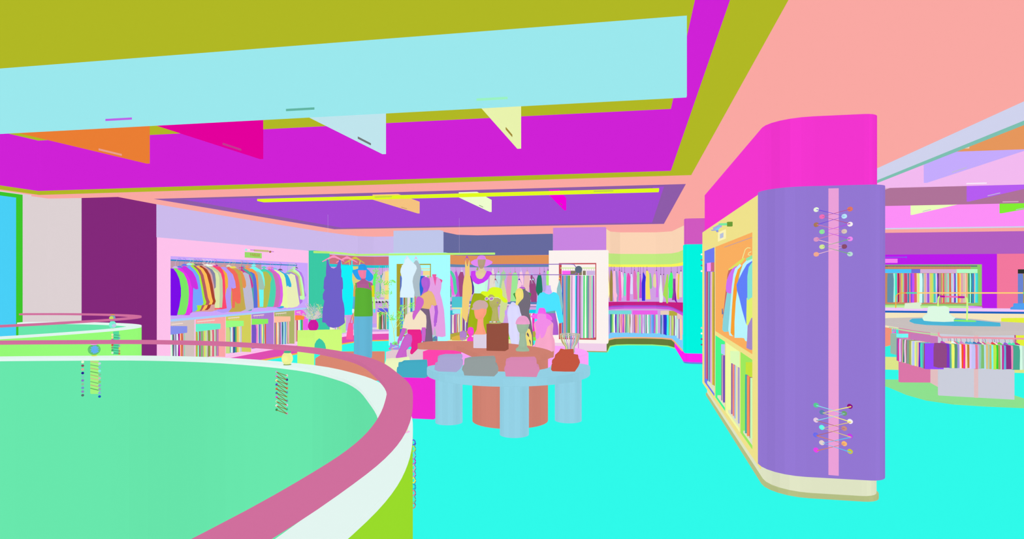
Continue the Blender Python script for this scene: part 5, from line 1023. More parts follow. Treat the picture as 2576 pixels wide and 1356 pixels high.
cut('headscarf', pk_, [(1209, 737), (1214, 733), (1226, 734), (1230, 728), (1238, 723), (1250, 723), (1260, 726), (1264, 734), (1264, 745), (1273, 752), (1277, 758), (1272, 762), (1264, 758), (1257, 750), (1246, 748), (1240, 742), (1232, 741), (1227, 747), (1220, 745), (1214, 741)], 'D9F722', .12, t, b=.02, fwd=.075)
def loop(pl, cx, cy, rx, ry, fwd, n=14, tilt=0): return [pl.P(cx + rx * math.cos(a * 2 * math.pi / n), cy + ry * math.sin(a * 2 * math.pi / n) + tilt * math.cos(a * 2 * math.pi / n)) + pl.n * fwd for a in range(n)]
g = thing('sunglasses', pk_.P(1236, 751), 'white cat-eye sunglasses with violet lenses on the khaki head', 'sunglasses')
m = M(); m.tube(loop(pk_, 1228, 751, 4.4, 4, .075, tilt=-.5), .0032, 6, True); m.tube(loop(pk_, 1240.5, 751, 5.4, 4.2, .085, tilt=-.8), .0032, 6, True); m.tube([pk_.P(1232.3, 750) + pk_.n * .08, pk_.P(1235.3, 750) + pk_.n * .083], .003, 6); m.tube([pk_.P(1246, 748) + pk_.n * .085, pk_.P(1256, 748) + pk_.n * .075, pk_.P(1260, 752) + pk_.n * .03], .003, 6)
m.go('frame', 'DCF4C4', g)
for cx, rx, fw in ((1228, 3.9, .075), (1240.5, 4.9, .085)): M().slab(loop(pk_, cx, 751, rx, 3.6, fw, tilt=-.5), Vector((0, .002, 0))).go('lens', 'B77AD0', g)
M().ball(pk_.P(1254, 761) + Vector((0, -.05, 0)), .009, 8).go('earring', 'A880B0', None, label='violet stud earring on the khaki head', cat='earring')
nk = thing('necklace', pk_.P(1245, 809), 'string of mixed coloured beads round the khaki head base', 'necklace')
for i, h in enumerate(('B090D0', 'C0F0F8', 'B0A8C0', 'A8A070', 'FCF4E4', 'F8D0D8', 'D06080', '70D8D0', '80C8A0')):
    M().ball(pk_.P(1233.5 + i * 3, 809) + Vector((0, -.062 + .0022 * (i - 4) ** 2, 0)), .0072, 8).go('bead', h, nk)
p5 = ontable(1183, 858)
t = root('display_bust', p5, 1183, 858, 'small hot pink bust with pale earrings at the back of the terracotta table', 'bust')
lump('bust', p5, [(823, 1181, 1187), (825, 1178, 1190), (830, 1176.5, 1191.5), (837, 1175.7, 1192), (842, 1179, 1190), (846, 1180.5, 1188), (849, 1177, 1190), (852, 1175, 1190.5), (858, 1175, 1190.5)], 'FB44D3', .6, t)
for x in (1177, 1190): M().ball(p5.P(x, 845.5) + Vector((0, -.03, 0)), .011, 8).go('earring', 'FCD0EC', t)
p6 = ontable(1165, 857)
t = root('hand_stand', p6, 1165, 857, 'small lilac hand-shaped jewellery stand left of the pink bust', 'stand')
lump('palm', p6, [(831.5, 1164, 1166.5), (834.5, 1158, 1172), (838, 1156.5, 1174), (846, 1156.5, 1174), (849, 1158, 1172)], 'B181CB', .35, t)
for x, y in ((1159, 855), (1163, 857), (1167.5, 856), (1171.5, 854)): rod('finger', p6, [(x, 848), (x, 852), (x, y)], .0085, 'B181CB', t)
p7 = ontable(1314, 883)
t = root('hat_display', p7, 1315, 883, 'sage green mannequin head on a flared foot, in a pink beanie', 'display head')
lump('head', p7, [(806, 1301, 1330), (812, 1299, 1332), (818, 1299.5, 1331), (826, 1301, 1329), (834, 1304, 1325), (840, 1308, 1322), (850, 1307.5, 1323), (862, 1305.5, 1325), (872, 1304, 1326), (876, 1299, 1329), (880, 1297.5, 1331.5), (883, 1299, 1331)], '9EBA9E', .8, t)
lump('beanie', p7, [(794.5, 1313, 1319), (796, 1308, 1323), (799, 1304, 1327), (804, 1300, 1330), (810, 1297.5, 1332.5), (815, 1297, 1333)], 'EEA2D0', .95, t)
# ---- figures behind the table
p8 = YP(9.98)
t = root('mannequin', p8, 1295, 880, 'slim yellow-headed mannequin in a pale lavender robe, turned away', 'mannequin')
lump('head', p8, [(725, 1305, 1310), (728, 1300, 1314), (734, 1297, 1316), (742, 1296, 1317), (750, 1298, 1316), (756, 1298, 1311), (763, 1297, 1305), (769, 1294, 1302)], 'F3E078', .85, t)
lump('robe', p8, [(760, 1287, 1292), (765, 1284, 1300), (772, 1279, 1306), (785, 1276, 1309), (795, 1276.5, 1312), (805, 1278, 1308), (825, 1279, 1307), (840, 1280, 1307), (855, 1284, 1307), (875, 1288, 1307), (886, 1290, 1306)], 'DBD9FF', .6, t)
M().tube([p8.P(1297, 884), Vector((p8.P(1297, 884).x, 9.99, .353))], .03, 8).go('stand', 'DBD9FF', t)
p9 = YP(10.5)
t = root('dress_form', p9, 1318, 880, 'green dress form with a purple ringed neck cap, in a long dark grey dress', 'dress form')
lump('form', p9, [(726, 1312, 1322), (733, 1311, 1323), (738, 1292, 1336), (748, 1295, 1334), (760, 1300, 1330), (790, 1306, 1332), (830, 1322, 1336), (870, 1324, 1338)], '449844', .35, t)
cut('dress', p9, [(1317, 727), (1321, 730), (1326, 733), (1333, 741), (1335, 752), (1334, 770), (1330, 785), (1333, 795), (1337, 812), (1340, 835), (1342, 868), (1336, 875), (1328, 870), (1320, 840), (1312, 815), (1306, 790), (1303, 768), (1310, 758), (1315, 745)], '716A78', .2, t, b=.03, fwd=.12, sm=0)
M().tube([p9.P(1331, 868), Vector((p9.P(1331, 868).x, 10.5, .353))], .03, 8).go('stand', '449844', t)
lump('neck_cap', p9, [(721.5, 1312, 1316), (722.5, 1308, 1320), (725, 1306, 1321), (727.5, 1309, 1321)], 'BB64D0', .5, t)
M().tube([p9.P(1313.3 + 2.3 * math.cos(a * .785), 719.5 + 2.3 * math.sin(a * .785)) for a in range(8)], .0035, 6, True).go('ring', 'BB64D0', t)
p10 = YP(10.0)
t = root('mannequin', p10, 1331, 880, 'pair of yellow legs with dark patches behind the pink beanie head', 'mannequin')
cut('legs', p10, [(1327, 827), (1333, 829), (1338, 845), (1339.5, 878), (1325, 878), (1322, 848), (1323, 836)], 'F0DC78', .1, t, b=.015, sm=0)
M().tube([p10.P(1331, 876), Vector((p10.P(1331, 876).x, 10.02, .353))], .03, 8).go('stand', 'F0DC78', t)
for q in ([(1326, 836), (1330, 841), (1331, 848), (1328, 846), (1325, 841)], [(1332, 853), (1335, 858), (1336, 870), (1333, 862), (1331, 857)]): slabpx('patch', YP(9.992), q, '605868', .006, t)
p11 = YP(11.0)
t = root('dress_form', p11, 1385, 850, 'lilac-necked dress form in a bright cyan sweater and orchid skirt', 'dress form')
lump('neck', p11, [(718, 1374, 1385), (727, 1374, 1386), (733, 1371, 1388), (741, 1370, 1390)], 'CDB3FB', .8, t)
cut('sweater', p11, [(1367, 735), (1358, 738), (1353, 745), (1349, 770), (1346, 795), (1344, 812), (1352, 808), (1356, 800), (1358, 786), (1374, 785), (1397, 781), (1399, 785), (1404, 805), (1407, 815), (1412, 812), (1417, 812), (1416, 795), (1411, 770), (1406, 745), (1400, 737), (1392, 735), (1386, 739), (1381, 741), (1374, 739)], '4BE1FF', .22, t, b=.03, fwd=.11, sm=0)
lump('waistband', p11, [(780, 1362, 1397), (788.5, 1362, 1397.5)], '6CA8B0', .45, t)
lump('skirt', p11, [(787.5, 1362, 1397.5), (800, 1360, 1400), (820, 1360, 1404), (835, 1362, 1405), (842, 1364, 1405)], 'AE5FCC', .45, t)
M().tube([p11.P(1383, 842), Vector((p11.P(1383, 842).x, 11.0, .353))], .02, 8).go('stand', 'CDB3FB', t)
p12 = YP(10.12)
t = root('display_bust', p12, 1370, 880, 'pink bust in a magenta brimmed hat with a long orchid scarf', 'bust')
lump('bust', p12, [(790, 1352, 1373), (800, 1353, 1373), (806, 1352, 1376), (810, 1346, 1388), (816, 1343, 1392), (830, 1345, 1391), (845, 1349, 1391), (855, 1348, 1395), (870, 1344, 1396), (882, 1344, 1396), (893, 1346, 1394)], 'F6A6C8', .5, t)
lump('hat_crown', p12, [(774.5, 1359, 1367), (776, 1356, 1370), (780, 1354.5, 1372.5), (790, 1352, 1374)], 'F561EE', 1, t, fwd=.02)
cut('hat_brim', p12, [(1335, 797), (1341, 792), (1352, 789), (1374, 789), (1384, 794), (1389, 801), (1388, 806), (1378, 804), (1366, 800), (1352, 803), (1344, 801)], 'F561EE', .05, t, fwd=.02)
cut('scarf', p12, [(1352, 790), (1373, 791), (1374, 801), (1384, 806), (1389, 813), (1378, 822), (1374, 834), (1369, 846), (1363, 851), (1360, 849), (1358, 838), (1356, 850), (1350, 853), (1347, 846), (1349, 828), (1346, 815), (1352, 806)], 'F08BE6', .06, t, b=.015, fwd=.13)
# ---- wire basket
p13 = YP(10.75); cb = p13.P(1433.5, 880)
t = thing('wire_basket', (cb.x, cb.y, .353), 'open basket of many coloured upright rods, behind the brick red clothes pile', 'basket')
prof = [(840, 24.5), (846, 24), (855, 22), (863, 18.5), (870, 12.5), (875, 11), (884, 11), (886.5, 12)]
cl = ['C8C8B8', 'F4F4F0', 'A8A860', 'E0907C', '90B0B8', 'D0A0D8', '8890E8', 'F0F0F8', '6080D0', 'C8B0F0', 'C08070', 'E0C0F0', 'B050A0', 'D8E0A0', 'A89060', 'E8D8A0', 'A0D890', 'C0A0C8', 'D8C8B0', '8898C8', 'E8A0B0', 'B8E0D0', 'C8C090', 'A0A8B8']
for i, h in enumerate(cl):
    a = 2 * math.pi * i / len(cl); P_ = []
    for y, r in prof:
        c_ = p13.P(1433.5, y); R_ = (p13.P(1433.5 + r, y) - c_).length; P_.append(c_ + Vector((R_ * math.cos(a), R_ * math.sin(a), 0)))
    M().tube(smooth_pts(P_, 2), .008, 5).go('rod', h, t)
c_ = p13.P(1433.5, 841); R_ = (p13.P(1458, 841) - c_).length; M().tube([c_ + Vector((R_ * math.cos(a * .2618), R_ * math.sin(a * .2618), 0)) for a in range(24)], .009, 6, True).go('rim', 'C0BCA8', t)
# ---- violet double rail with ball end
p14 = YP(12.9)
t = root('clothes_rail', p14, 1455, 885, 'violet double-tube clothes rail on a thin orchid pole with a dark ball end', 'rail')
yy = 664.8
M().tube(smooth_pts([p14.P(*q) for q in ((1228, 665.5), (1300, 665), (1370, 664.8), (1436, 664.6), (1445, 667.5), (1450, 674), (1452, 680), (1449, 686), (1440, 691), (1370, 691.3), (1300, 691.5), (1236, 691.5))], 3), .0085, 8).go('tube_loop', '8F6AC0', t)
M().ball(p14.P(1455.5, 678), p14.P(1464.6, 678).x - p14.P(1455.5, 678).x, 18).go('ball', '5C6C80', t)
M().tube([p14.P(1455, 687), Vector((p14.P(1455, 687).x, 12.9, 0))], .009, 8).go('pole', 'E078E0', t)
for x, h, lab in ((1246, 'A83060', 'crimson empty hanger on the violet rail, above the yellow headscarf'), (1306, '3C14B4', 'indigo empty hanger on the violet rail, left of the other empty ones'), (1334, 'E8D8F0', 'pale lilac empty hanger on the violet rail, beside the plum dress'), (1340.5, 'A8E8F0', 'pale cyan empty hanger on the violet rail, beside the plum dress')):
    coat_hanger(p14, (x, 701), (x - 4, 712), (x + 6, 712), 692.5, h, lab, 'empty hangers on the violet rail')
t_ = YP(12.9)
coat_hanger(t_, (1407, 699), (1404, 708), (1411, 708), 693, 'F8C860', 'golden hanger carrying the pale teal dress by the white column', 'hangers on the violet rail')
cut('hanging_dress', t_, [(1407, 704), (1404, 716), (1401, 726), (1400, 750), (1402, 800), (1414, 800), (1416, 770), (1414, 740), (1411, 718), (1409, 707)], '8FC3C6', .06, sm=0, label='pale teal dress edge hanging between the cyan sweater and the white column', cat='dress')
# ================================================================ STAIRWELL ORNAMENTS
def ringhit(path, px, far=True):   # where the line of sight in this picture column meets a plan curve
    r = ray(px, 703); d = Vector((r.x, r.y)); best = None; n = len(path)
    for i in range(n - 1):
        a = Vector(path[i]); b = Vector(path[i + 1]); e = b - a; den = d.x * e.y - d.y * e.x
        if abs(den) < 1e-9: continue
        s_ = (a.x * e.y - a.y * e.x) / den; u = (a.x * d.y - a.y * d.x) / den
        if s_ > 0 and -1e-6 <= u <= 1 + 1e-6:
            if best is None or (s_ > best[0]) == far: best = (s_, e.normalized())
    return best
inner1 = inset(R1, .115, True); inner1 += inner1[:1]
def onwall(path, px, py, lift=.006, far=True):
    s_, e = ringhit(path, px, far); r = ray(px, py); p = r * s_ + Vector((0, 0, H)); v = Vector((-r.x, -r.y, 0)).normalized(); return p + v * lift
# vase-like lamps between cap and handrail
def lamp(px, py, lab, parts):
    b = Z(px, py, ZCAP); pl = YP(b.y); t = thing('rail_ornament', b, lab, 'ornament', 'ornaments under the handrails')
    for nm, rows, h in parts: lump(nm, pl, rows, h, 1.0, t, fwd=-.02)
    return t, pl
lamp(722, 919, 'pale yellow globe ornament with a green cap, on the white parapet cap', [('globe', [(886.5, 717, 728), (890, 712, 733), (896, 709, 736), (902, 708.3, 737), (908, 709.5, 736), (914, 713, 732), (916.5, 717, 728)], 'F2F69A'), ('cap', [(883, 716, 731), (885.5, 713, 733), (888, 716, 730)], '4CB48C'), ('foot', [(915.5, 717, 728), (917, 712, 733.5), (919, 715, 731), (920.8, 716, 729)], '8CAC5C')])
t, pl = lamp(237, 896.5, 'green globe ornament with a blue star flower and pink cap, on the parapet cap', [('globe', [(867.5, 231, 244), (870, 225, 248.5), (875, 221.5, 252), (880, 220.8, 253.2), (886, 223, 251), (890.5, 228, 246), (893, 233, 241)], '66C470'), ('cap', [(862, 231, 243), (865, 227, 247), (867.5, 231, 243)], 'F79AF0'), ('foot', [(892.5, 233, 241), (894.5, 229.5, 245), (896.5, 233, 241)], 'D8E84C')])
c = pl.P(234, 880); c = c - (c - cam.location).normalized() * .075; m = M()
for i in range(8):
    a = i * math.pi / 4; L = .026; d = Vector((math.cos(a), 0, math.sin(a))); e = Vector((-math.sin(a), 0, math.cos(a)))
    m.slab([c + e * .005, c + d * L + e * .0025, c + d * L * 1.12, c + d * L - e * .0025, c - e * .005], Vector((0, .03, 0)))
m.ball(c, .011, 8); m.go('star_flower', '64B0F0', t)
t, pl = lamp(283, 827.5, 'stacked mint and grey-blue globe ornament on the far small parapet', [('globe', [(808.5, 278, 288), (812, 275.5, 291), (818, 274, 292), (823, 276, 290), (826.5, 280, 286)], '7CF2D6'), ('foot', [(826, 279, 287), (828.5, 277, 289)], 'F6E6B0'), ('upper_globe', [(793.5, 280, 286), (796, 277, 289), (800, 275, 290.5), (805, 278, 288), (807, 281, 285)], '78A4BC'), ('cap', [(790.5, 278, 289), (793, 279, 287.5)], 'E09048')])
for x, y, h in ((280, 800, 'C8E060'), (287, 819, 'C0CCE8')): cc_ = pl.P(x, y); M().ball(cc_ - (cc_ - cam.location).normalized() * .06, .022, 8).go('flower', h, t)
lamp(1015, 1090, 'cream ornament with a pink foot and lime collar, under the curve of the near handrail', [('body', [(1058, 1006, 1024), (1075, 1005, 1026), (1088, 1004, 1025)], 'E9E2BC'), ('foot', [(1086, 1000, 1031), (1091, 998, 1032), (1096, 1002, 1024)], 'FDBDF4'), ('collar', [(1052, 1004, 1029), (1057, 1002, 1031), (1060, 1005, 1028)], 'CDE89A')])
# lacing on the green inner wall
def eyelets(path, col, h0, parent, far=True, r=.016, ys=None, xj=0):
    for (x, y), h in col: M().ball(onwall(path, x, y, .004, far), r, 8).go('eyelet', h, parent)
LC = ['B0C0D0', 'D08AD0', 'F4ECA8', '5A34C8', 'D8704C', '4A74B0', 'D858D8', 'A8F0B8', 'F4E8DC', '2F9050']; RC = ['E4DCD0', '2414A0', '98807C', 'E0785C', '58A0C0', '68E890', '6898B8', 'E8C8EC', '28C89C', 'B8A8C0']
t = thing('wall_lacing', onwall(inner1, 708, 990, 0), 'brown zigzag lace through coloured eyelets on the green inner parapet, under the yellow globe', 'lacing', 'lacings of the parapet')
L = [(696, 935.5 + 10.55 * i) for i in range(10)]; R = [(722, 944.5 + 10.6 * i) for i in range(10)]
for p, h in list(zip(L, LC)) + list(zip(R, RC)): M().ball(onwall(inner1, p[0], p[1], .004), .0085, 8).go('eyelet', h, t)
for i in range(10):
    a = onwall(inner1, *L[i], .016); b = onwall(inner1, *R[i], .016)
    M().tube([a, b], .0022, 5).go('lace', '8C6A28', t)
    if i < 9: M().tube([onwall(inner1, *L[i], .016), onwall(inner1, *R[i + 1], .016)], .0022, 5).go('lace', '8C6A28', t)
t = thing('wall_lacing', onwall(inner1, 237, 950, 0), 'lime laced strip between two columns of coloured eyelets, under the green star globe', 'lacing', 'lacings of the parapet')
q = [onwall(inner1, x, y, .003) for x, y in ((227, 905), (248, 905), (248, 989), (246, 991), (229, 991), (227, 989))]
v = Vector((0, .01, 0)); M().slab(q, v).go('backing_strip', 'A0F27C', t)
for i in range(9): M().tube([onwall(inner1, 227.5, 909 + 8.4 * i, .01), onwall(inner1, 247.5, 912.5 + 8.6 * i, .01)], .003, 5).go('lace', ('D8B890', '70B870', 'C8A880', '58A860', 'B8B070')[i % 5], t)
for i, h in enumerate(('E8F8D0', '8C5060', 'D8B0A0', '241890', '80C8C0', '8878C8', '90C0A0', '7898C8', '9088C0', '58706C')): M().ball(onwall(inner1, 208, 910.5 + 9.3 * i, .004), .0095, 8).go('eyelet', h, t)
for i, h in enumerate(('C0D8E0', '80C8D0', '80F4E4', '80C8A0', 'C8C0B8', '88D070', '90A8D0', '98A8B8', '88B8D8', '2060C0')): M().ball(onwall(inner1, 250.5, 914.5 + 9.2 * i, .004), .0095, 8).go('eyelet', h, t)
t = thing('wall_lacing', onwall(R2, 291, 865, 0, False), 'teal laced strip on the bright green outside of the small far parapet', 'lacing', 'lacings of the parapet')
q = [onwall(R2, x, y, .004, False) for x, y in ((284.5, 834), (298, 833), (298, 892), (284.5, 892))]; M().slab(q, Vector((0, .008, 0))).go('backing_strip', '54DA9C', t)
for i in range(8):
    y = 842 + 6.5 * i; M().tube([onwall(R2, 284.5, y, .012, False), onwall(R2, 299, y + 1.5, .012, False)], .004, 5).go('lace', ('40A878', '389868')[i % 2], t)
    M().ball(onwall(R2, 282.5, y, .004, False), .013, 8).go('eyelet', ('F4E8B0', 'F0E090', 'D060B0', '58C088', 'C85848', '88A080', '50A070', 'D8F0D0')[i], t); M().ball(onwall(R2, 299.5, y + 2, .004, False), .013, 8).go('eyelet', ('88C890', '70B8C8', 'E070B0', 'D06060', 'A0A8C0', 'E8D060', 'B89070', 'D87850')[i], t)
# chain of rings on the outside of the near parapet
cd = Z(1041, 1095, ZCAP); pR = YP(cd.y)
t = thing('wall_lacing', pR.P(1041, 1270), 'column of coloured rings laced with purple cord on the lime outside of the near parapet', 'lacing', 'lacings of the parapet')
RCOL = ['5A48D8', 'B8E840', '88C8D0', 'C850D8', 'D8B0B8', 'C88CC8', 'F4F040', '28B4D0', 'E07890', '78D890', 'C09070']
for i, h in enumerate(RCOL):
    yc_ = 1113 + 15.9 * i; rr = 5.2
    M().tube([pR.P(1040 + rr * math.cos(a * .5236) * .85, yc_ + rr * 1.2 * math.sin(a * .5236)) for a in range(12)], .0021, 6, True).go('ring', h, t)
    if i < 10: M().tube([pR.P(1046.5, yc_ + 2), pR.P(1043, yc_ + 9), pR.P(1046, yc_ + 15)], .0011, 5).go('cord', '5A2A90', t)
# ================================================================ RIGHT-HAND AREA
t = thing('wall_rack', (6.9, YRW, .9), 'long violet wall rack at the far right, green-framed opening packed with trousers', 'rack')
yz = YZ(YRW); g = lambda x, y: (pw.P(x, y).x, pw.P(x, y).z)
x0 = 3.2; a = g(2471, 665); b = g(2237, 768)
holed('face_panel', yz, q4(2.0, 0, xs, 2.24), [q4(3.0, b[1], a[0], a[1])], 'B91CEA', .02, t)
recess('opening', YZ(YRW + .02), q4(3.0, b[1], a[0], a[1]), '8CCB6A', .5, t)
pr_ = YP(YRW + .4)
slabpx('back_panel', pr_, [(2190, 668), (2442, 668), (2442, 765), (2190, 765)], 'C8895E', .01, t)
pr2 = YP(YRW + .2)
M().tube([pr2.P(2200, 669.3), pr2.P(2458, 669.3)], .012, 8).go('rail', '485080', t)
M().box((g(2196, 0)[0], YRW - .03, b[1] - .035), (a[0], YRW, b[1])).go('sill', 'B04A70', t)
holed('pink_panel', yz, q4(xs + .002, 0, 12.9, 2.24), [q4(pw.P(2560.5, 665).x, .75, 11, pw.P(2560, 665).z)], 'F2779D', .02, t)
recess('pink_opening', YZ(YRW + .02), q4(pw.P(2560.5, 665).x, .75, 11, pw.P(2560, 665).z), 'F2779D', .4, t)
p_ = YP(YRW + .08)
for (xa, xb, h, lab) in ((2200, 2292.5, '4CC4FA', 'sky blue clip bar at the left of the green-framed opening'), (2293, 2315, '7070D8', 'blue-violet clip bar in the green-framed opening'), (2315.3, 2406.5, 'D6B0D6', 'long pale orchid clip bar in the middle of the green-framed opening'), (2406.8, 2459, 'B2FCC8', 'pale green clip bar at the right of the green-framed opening')):
    B((xa, xb), 677, 686.7, h, lab, p_, .2)
strips(p_, "85:6090A8 175:A8F4E8 213:3CE8C0 262:D84888 285:A02050 318:F0A870 340:C87890 362:E0D850 390:A0C8B0 425:D05888 455:C84470 505:90A0C0 525:3888A8 555:F08088 590:7A50E8 625:C850F8 680:E06870 740:F0E0A0 775:D8F878 805:D0FCF8 880:60A0A8 900:B8C8C0 930:F0B090 960:D0A8E0 1000:9848E0 1035:C0A0D8 1060:E0D468 1110:B8E868 1150:50C0C0 1205:F4F0FC 1225:A070E0 1250:4A1868 1275:B880A0 1330:B8A860 1365:F8C088 1380:E85068 1415:98C890 1450:D0A8B8 1485:98E0C8 1530:D86A50 1580:B8D0E0 1615:E8E0E8 1635:D", 687.5, 687.5, 761, 761.5, 'in the left part of the green-framed opening', 'trousers in the violet wall rack', depth=.18, zx=(2230, .10322))
strips(p_, "85:C888E0 108:5038B8 142:A8F0F4 180:F09040 230:F8DC60 262:E0A0B0 320:D0C8B0 370:F8C8B0 400:F09878 425:98E080 455:206048 475:8CFCE0 515:3A7858 530:3890C0 580:7078C8 592:F0D8A8 615:40E8F0 655:48D0C8 688:D", 687.5, 687.5, 761, 762, 'in the right part of the green-framed opening', 'trousers in the violet wall rack', depth=.18, zx=(2390, .10322))
m = thing('hanger_hooks', p_.P(2350, 676), 'dense row of fine brown hanger hooks on the far right rail', 'hooks')
for q in range(60):
    x = 2239 + q * 3.5; c = p_.P(x, 676) ; M().box((c.x - .003, c.y + .08, c.z), (c.x + .003, c.y + .086, pr2.P(x, 669.5).z)).go('hook', ('D89A70', 'C8A080')[q % 2], m)
t = root('picture_light', pw, 2247, 647.5, 'thin violet wall lamp bar over the pink plate, far right wall', 'lamp')
M().tube([pw.P(2225, 647.5) + Vector((0, -.08, 0)), pw.P(2275, 647.3) + Vector((0, -.08, 0))], .012).go('bar', '8A58E0', t); M().box((pw.P(2250, 647).x - .01, YRW - .08, pw.P(2250, 647.5).z - .008), (pw.P(2250, 647).x + .01, YRW, pw.P(2250, 647.5).z + .008)).go('mount', '8A58E0', t); M().ball(pw.P(2276, 647.3) + Vector((0, -.08, 0)), .022, 8).go('tip', '7A60E8', t)
slabpx('sign_plate', YP(YRW - .003), [(2215, 651), (2258, 651), (2258, 661.5), (2215, 661.5)], 'F67EF4', .003, label='plain pink sign plate on the violet rack, under the lamp bar', cat='sign')
slabpx('hanger_clip_bar', p_, [(2566.5, 677.5), (2600, 677.5), (2600, 688), (2566.5, 688)], '2A302A', .2, label='black clip bar at the right edge, in the pink wall rack', cat='hanger', group='clip hanger bars')
strips(p_, "2567.3:6A84D0 2574:A89850 2581:D", 688.5, 688.5, 778, 778, 'in the pink wall rack', 'trousers in the pink wall rack', depth=.18)
# far counter
A = Z(2237, 930, 0); B2 = Z(2576, 937, 0); ycn = 11.9
fc = thing('counter', (6, 12.4, 0), 'long straight far counter with cream front, blue edge and pale pink top', 'counter')
yf = A.y; pf_ = YP(yf)
zA = pf_.P(2300, 787).z; zB = pf_.P(2300, 782).z
M().box((2.8, yf, .72), (9.5, yf + .6, zA)).go('front_panel', 'F5E6BE', fc)
M().box((2.8, yf - .01, zA), (9.5, yf + .6, zB)).go('blue_edge', '1F62BE', fc)
M().box((2.8, yf, zB), (9.5, yf + .62, zB + .03)).go('counter_top', 'EFC8F8', fc)
M().box((2.8, yf + .1, .2), (9.5, yf + .55, .72)).go('carcass', '30F0E0', fc)
M().box((2.8, yf, 0), (9.5, yf + .6, .215)).go('base', 'DDE68A', fc)
yb_ = yf + 3; pb_ = YP(yb_)
t = thing('low_cabinet', (6, yb_, 0), 'low lime and violet cabinet in front of the violet wall rack', 'cabinet')
M().box((3.0, yb_, 0), (pb_.P(2437, 771).x, yb_ + .4, pb_.P(2437, 771.3).z)).go('lime_front', 'BBF295', t)
M().box((pb_.P(2437, 771).x + .002, yb_, 0), (pb_.P(2471, 771).x, yb_ + .4, pb_.P(2437, 771.3).z)).go('violet_front', 'D98CFA', t)
# near round counter
rp = [Z(*p, .87) for p in ((2190, 812), (2237, 821), (2300, 832), (2360, 840), (2450, 845), (2576, 844), (2650, 840))]
rb = [Z(*p, .94) for p in ((2640, 812), (2576, 812), (2500, 808), (2460, 803), (2404, 799), (2320, 798), (2237, 800), (2200, 802))]
t = thing('round_counter', Z(2440, 990, 0), 'wide grey-topped counter with a clothes rail under its edge, on the green floor mat', 'counter')
bev(M().prism([(v.x, v.y) for v in rp + rb], .872, .94), .01).go('counter_top', 'C8BFBD', t)
def panel(a, b, h, nm, z0=.02, z1=.87, th=.05):
    a = Z(*a, .02); b = Z(*b, .02); return sheet([(a.x, a.y), (b.x, b.y)], z0, z1, th).go(nm, h, t)
panel((2362, 995), (2552, 1005.5), 'C9CCD9', 'front_panel')
panel((2265, 962), (2340.5, 962.5), 'D975A6', 'side_panel')
panel((2340.5, 963), (2362, 975), 'E2BEC0', 'corner_panel')
fpn = YP(Z(2452, 1000, 0).y - .0)
a = Z(2455, 1000.2, .02); M().box((a.x - .02, a.y - .012, .02), (a.x + .022, a.y + .03, .87)).go('joint_strip', 'E2BEC0', t)
mt = [Z(*p, .02) for p in ((2170, 950), (2237, 972), (2280, 990), (2330, 1004), (2400, 1014), (2480, 1019), (2576, 1023), (2680, 1024), (2620, 1012), (2576, 1002), (2553, 994.5), (2480, 975), (2400, 958), (2265, 954.6), (2200, 954))]
M().prism([(v.x, v.y) for v in mt], 0.0, .018).go('floor_mat', '8EE08E', None, label='green floor mat under the grey-topped counter', cat='mat')
# rail and clothes at the front
fy = Z(2455, 1000, .02).y - .2; pfr = YP(fy)
M().tube([pfr.P(2361, 836), pfr.P(2362, 845), pfr.P(2368, 848.5), pfr.P(2480, 850), pfr.P(2600, 853)], .012, 8).go('hanging_rail', 'EC9CAC', t)
M().tube([pfr.P(2553.5, 843), pfr.P(2554, 865)], .008, 6).go('rail_bracket', 'C04090', t)
SK = "5:8F4886 150:7A34C8 200:5AA8A0 230:EEFA70 283:5A9478 330:A090E0 368:F4E8DC 400:F8551C 435:EC30A4 465:FCDCB4 500:C08430 535:DCC8FC 572:C4C4F8 637:E87898 680:C8B0E0 700:90CCC0 738:80C070 785:B4E0F4 818:E0C080 852:A8CCC0 880:C8BC60 912:7CF8F4 945:B8E850 995:30D42C 1030:AC9C60 1062:B0E8D0 1092:C4309C 1125:60B4DC 1162:882E84 1248:F08CB8 1283:48A890 1395:D4FAE4 1440:C0E0D0 1470:D"
strips(pfr, SK, 865, 870.5, 925, 931, 'on the pink rail of the grey-topped counter', 'skirts on the counter rail', name='hanging_skirt', noun='skirt', depth=.14, zx=(2360, .14754), sway=.4)
HC = ['B848B8', 'F8C0C0', 'F8D8B8', 'DCE858', 'F0FCF4', 'E85880', '40D0D0', 'C8F0A0', 'D080C8', '50A0C8', '5AB0D8', '3878B8', '9048A8', 'F8E8C8', 'E04898', '90E8A0', 'F8B0B0', 'E84050', 'F4F4E0', 'E868B8', '70D848', '9060D8', '50F0B0', '40F0B0', 'C03080']
HX = [2370, 2381, 2386, 2391, 2397, 2402, 2407, 2412, 2418, 2432, 2441, 2451, 2462, 2467, 2473, 2479, 2486, 2497, 2502, 2507, 2514, 2529, 2540, 2550, 2558]
for i, (x, h) in enumerate(zip(HX, HC)):
    y = fy + .02 + .028 * (i % 4); pl = YP(y); yo = 858 + (x - 2362) * .024
    lab = f"{cname(h)} hanger {'just right of the ' + cname(HC[i-1]) + ' one' if i else 'at the left end'}, on the pink counter rail"
    t2 = thing('hanger', pl.P(x, yo), lab, 'hanger', 'hangers on the counter rail')
    M().slab([pl.P(*p) for p in ((x - 3, yo + 4.5), (x - 1.3, yo), (x + 1.3, yo), (x + 8, yo + 4.2), (x + 8, yo + 6), (x + 1, yo + 5))], Vector((0, .02, 0))).go('hanger_bar', h, t2)
    M().tube([pl.P(x, yo), pl.P(x - .3, yo - 5), pl.P(x - 1.8, yo - 9), pl.P(x - .5, yo - 12), pl.P(x + 1.8, yo - 11), pl.P(x + 2.2, yo - 8)], .0026, 5).go('hook', ('707080', h, 'C05080')[i % 3], t2)
